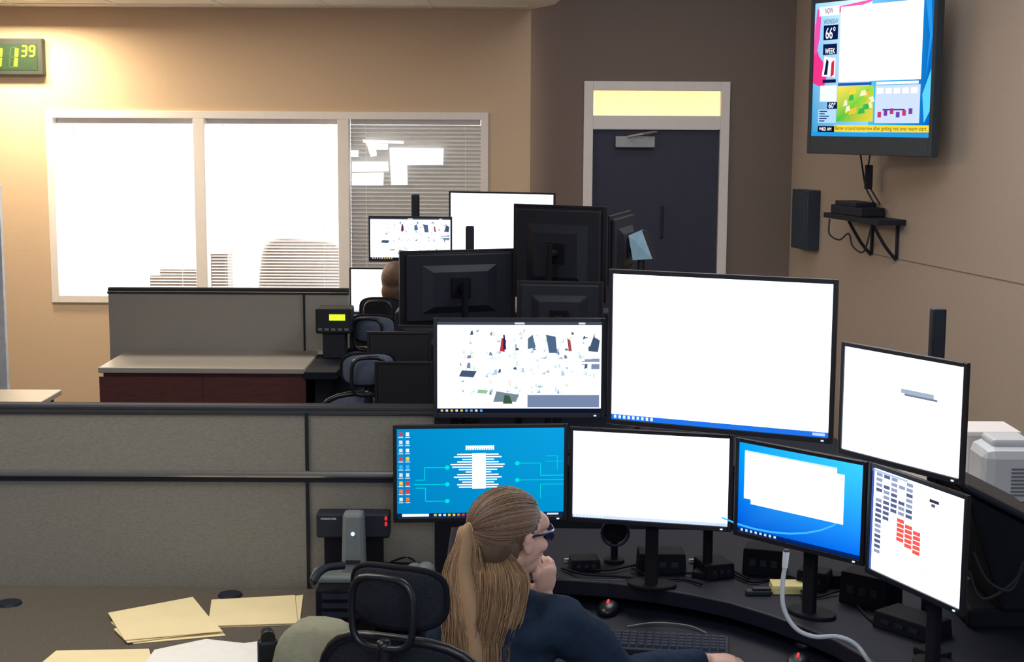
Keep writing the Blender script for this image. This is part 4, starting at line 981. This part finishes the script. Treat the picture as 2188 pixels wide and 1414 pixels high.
for i in range(2600):
    t=rd.random()*len(loop); k=int(t)%len(loop); fr=t-int(t); a=V(loop[k]).lerp(V(loop[(k+1)%len(loop)]),fr)
    a=(a.normalized()+V((rd.uniform(-.04,.04),rd.uniform(-.04,.04),rd.uniform(-.04,.04)))).normalized()
    st=rd.random()**2*.5; a=a.slerp(bdir,st) if a.angle(bdir)<3.0 else a
    rr=1.0+rd.uniform(-.003,.014)+(.02*rd.random() if rd.random()<.06 else 0); pts=[]
    for j in range(11):
        d=a.slerp(bdir,j/10*.97) ; q=rr*(1+.014*math.sin(j/10*math.pi))
        pts.append(hp(O[0]+d.x*E[0]*q,O[1]+d.y*E[1]*q,O[2]+d.z*E[2]*q))
    pts[-1]=pts[-2].lerp(tie,.8)+V((rd.uniform(-.006,.006),rd.uniform(-.006,.006),rd.uniform(-.006,.006)))
    g.tube(pts,[.0006]+[.0009]*9+[.0007],n=4)
o=part('hair_strands',person,g,M['hairs'],world=True,smooth=True); o['kind']='stuff'
# ponytail: one loose mass
g=G(); tdn=V((-.75,-.6,.1)).normalized()
for i in range(3400):
    u=max(-2.2,min(2.2,rd.gauss(0,.95))); v=max(-1.8,min(1.8,rd.gauss(0,1)))
    L=rd.uniform(.82,1.0); wv=rd.uniform(-.006,.006)
    pts=[tie+V((u*.004,v*.004,rd.uniform(-.006,.006))),
         tie+tdn*.022+V((u*.009,v*.005,-.001+v*.003)),
         tie+tdn*.030+V((u*.015+.006,-.004+v*.005,-.042)),
         V((-.122+u*.023+wv,3.782+v*.006,1.09)),
         V((-.102+u*.034-wv,3.750+v*.007,.99)),
         V((-.090+u*.038+wv,3.722+v*.007,.99-.10*L)),
         V((-.088+u*.034,3.70+v*.007,.99-.21*L))]
    g.tube(pts,[.0007,.0008,.0009,.0009,.0009,.0008,.0003],n=3,sm=3)
g.tube([tie+tdn*.005,tie+tdn*.022,tie+tdn*.030+V((0.006,-.0,-.042)),V((-.122,3.792,1.09)),V((-.102,3.768,.99)),V((-.090,3.744,.89)),V((-.088,3.72,.80))],[.012,.015,.020,.026,.036,.042,.038],n=14,sm=4)
for i in range(1700):
    u=rd.uniform(0,1); v=rd.gauss(0,1)
    s0_=hp(.06-.09*u+rd.uniform(-.008,.008),-.065-.02*u,-.05+rd.uniform(-.03,.03))
    e=V((.043-.13*u,3.742+v*.006,1.03-.02*u)); L=rd.uniform(.65,1)*(.72+.45*u)
    pts=[s0_,V((.044-.13*u+rd.uniform(-.005,.005),3.772-.012*(1-u)+v*.005,1.09)),e,e+V((-.014,-.014,-.09*L)),e+V((-.032,-.018,-.18*L))]
    g.tube(pts,[.0007,.0009,.0009,.0008,.0003],n=3,sm=3)
o=part('ponytail',person,g,M['hairl'],world=True,smooth=True,label='long light brown ponytail'); o['kind']='stuff'
g=G(); a1=tdn.orthogonal().normalized(); b1v=tdn.cross(a1)
g.tube([tie+tdn*.012+(a1*math.cos(a*math.pi/8)+b1v*math.sin(a*math.pi/8))*.014 for a in range(16)],.0045,closed=True,n=8); part('hair_tie',person,g,mat('pale_hair_tie',(200,185,170),.7),world=True,smooth=True)
g=G()
for s in(-1,1):
    g.tube([hp(s*.034+.027*math.cos(a*math.pi/8),.1-.010*abs(math.cos(a*math.pi/8)),.010+.021*math.sin(a*math.pi/8)) for a in range(16)],.003,closed=True,n=6)
    g.tube([hp(s*.060,.09,.02),hp(s*.078,.065,.02),hp(s*.083,.01,.014),hp(s*.08,-.012,.004)],[.0045,.0055,.0035,.003],n=6)
g.tube([hp(-.009,.101,.016),hp(.009,.101,.016)],.002,n=6)
gl=part('glasses',person,g,M['glassframe'],world=True,smooth=True,label='dark blue framed glasses')
for s in(-1,1):
    g=G(); g.ell(hp(s*.034,.097,.010),(.025,.002,.019),ax=AX); part('lens',gl,g,M['lens'],root=person,world=True,smooth=True)

c=PY(845,590,9.15); bx=c.x; by=9.15; hz_=PY(845,562,9.15).z
p2=thing('person','person with brown hair and dark top seated facing lit monitors','person',(bx,by,0))
hc=V((bx,by,hz_-.11)); g=G()
g.ell(hc,(.075,.09,.105)); g.ell(hc+V((0,.05,-.06)),(.045,.045,.05)); g.ell(hc+V((0,.1,-.02)),(.012,.015,.02))
for s in(-1,1): g.ell(hc+V((s*.076,0,-.01)),(.01,.018,.03))
g.tube([hc-V((0,0,.06)),hc-V((0,.01,.2))],[.05,.06],n=12); tz=hc.z
g.ell((bx,by-.02,tz-.38),(.16,.1,.2)); g.ell((bx,by-.03,.6),(.17,.12,.14))
for s in(-1,1):
    g.tube([(bx+s*.17,by-.01,tz-.22),(bx+s*.22,by+.05,tz-.48),(bx+s*.12,by+.3,.80)],[.05,.04,.025],n=10)
    hand(g,V((bx+s*.12,by+.3,.8)),V((0,1,-.05)),V((-s,0,0)),V((0,0,1)),(.3,.3,.3))
    g.tube([(bx+s*.09,by,.56),(bx+s*.1,by+.42,.54),(bx+s*.1,by+.42,.07)],[.08,.055,.04],n=10); g.tube([(bx+s*.1,by+.42,.06),(bx+s*.1,by+.55,.04)],[.035,.03],n=8)
part('body',p2,g,M['skin'],world=True,remesh=.006,smooth_it=2)
g=G(); g.ell(hc+V((0,-.015,.02)),(.088,.1,.105)); g.ell(hc+V((0,-.04,-.06)),(.085,.07,.09)); part('hair',p2,g,M['brown'],world=True,remesh=.008,smooth_it=2)
g=G(); g.ell((bx,by-.02,tz-.38),(.19,.13,.2)); g.ell((bx,by-.03,.66),(.18,.14,.16)); g.tube([(bx-.17,by-.01,tz-.24),(bx,by-.01,tz-.2),(bx+.17,by-.01,tz-.24)],[.065,.08,.065],n=12)
for s in(-1,1): g.tube([(bx+s*.17,by-.01,tz-.24),(bx+s*.22,by+.05,tz-.48),(bx+s*.13,by+.27,.80)],[.062,.05,.036],n=12)
part('shirt',p2,g,M['sweat'],world=True,remesh=.012,smooth_it=3)
g=G()
for s in(-1,1): g.tube([(bx+s*.09,by,.56),(bx+s*.1,by+.42,.54),(bx+s*.1,by+.42,.12)],[.095,.066,.055],n=10)
part('trousers',p2,g,M['pants'],world=True,remesh=.014,smooth_it=2)

# ------------------------------------------------------------------ lights
def area(name,loc,rot,sx,sy,p,col):
    l=bpy.data.lights.new(name,'AREA'); l.shape='RECTANGLE'; l.size=sx; l.size_y=sy; l.energy=p; l.color=col
    o=bpy.data.objects.new(name,l); COL.objects.link(o); o.location=loc; o.rotation_euler=rot; return o
area('office_light',(-2.2,13.0,2.9),(0,0,0),4,1.6,160,(1,.98,.95))
area('wall_wash_light',(-3.6,10.8,CH-.03),(math.radians(-12),0,0),.6,.3,75,(1,.80,.52))
area('ceiling_light_warm',(-2.4,9.3,CH-.05),(0,0,0),2.4,.6,58,(1,.86,.67))
area('ceiling_light_near',(-1.6,4.0,CH-.05),(0,0,0),1.4,1.4,48,(1,.94,.84))
area('ceiling_light_mid',(1.2,6.5,3.7),(0,0,0),2.2,2.2,84,(.98,.96,.95))
area('ceiling_light_door',(1.2,10.0,3.7),(0,0,0),1.2,1.0,10,(1,.93,.88))
area('fill_light_rear',(.3,0.4,2.95),(math.radians(38),0,0),2.5,1.5,55,(.95,.97,1))  # unseen fill lamp added behind the camera to lift the scene
w=bpy.data.worlds.new('world'); scene.world=w; w.use_nodes=True
w.node_tree.nodes['Background'].inputs[0].default_value=(.62,.7,.85,1); w.node_tree.nodes['Background'].inputs[1].default_value=.8
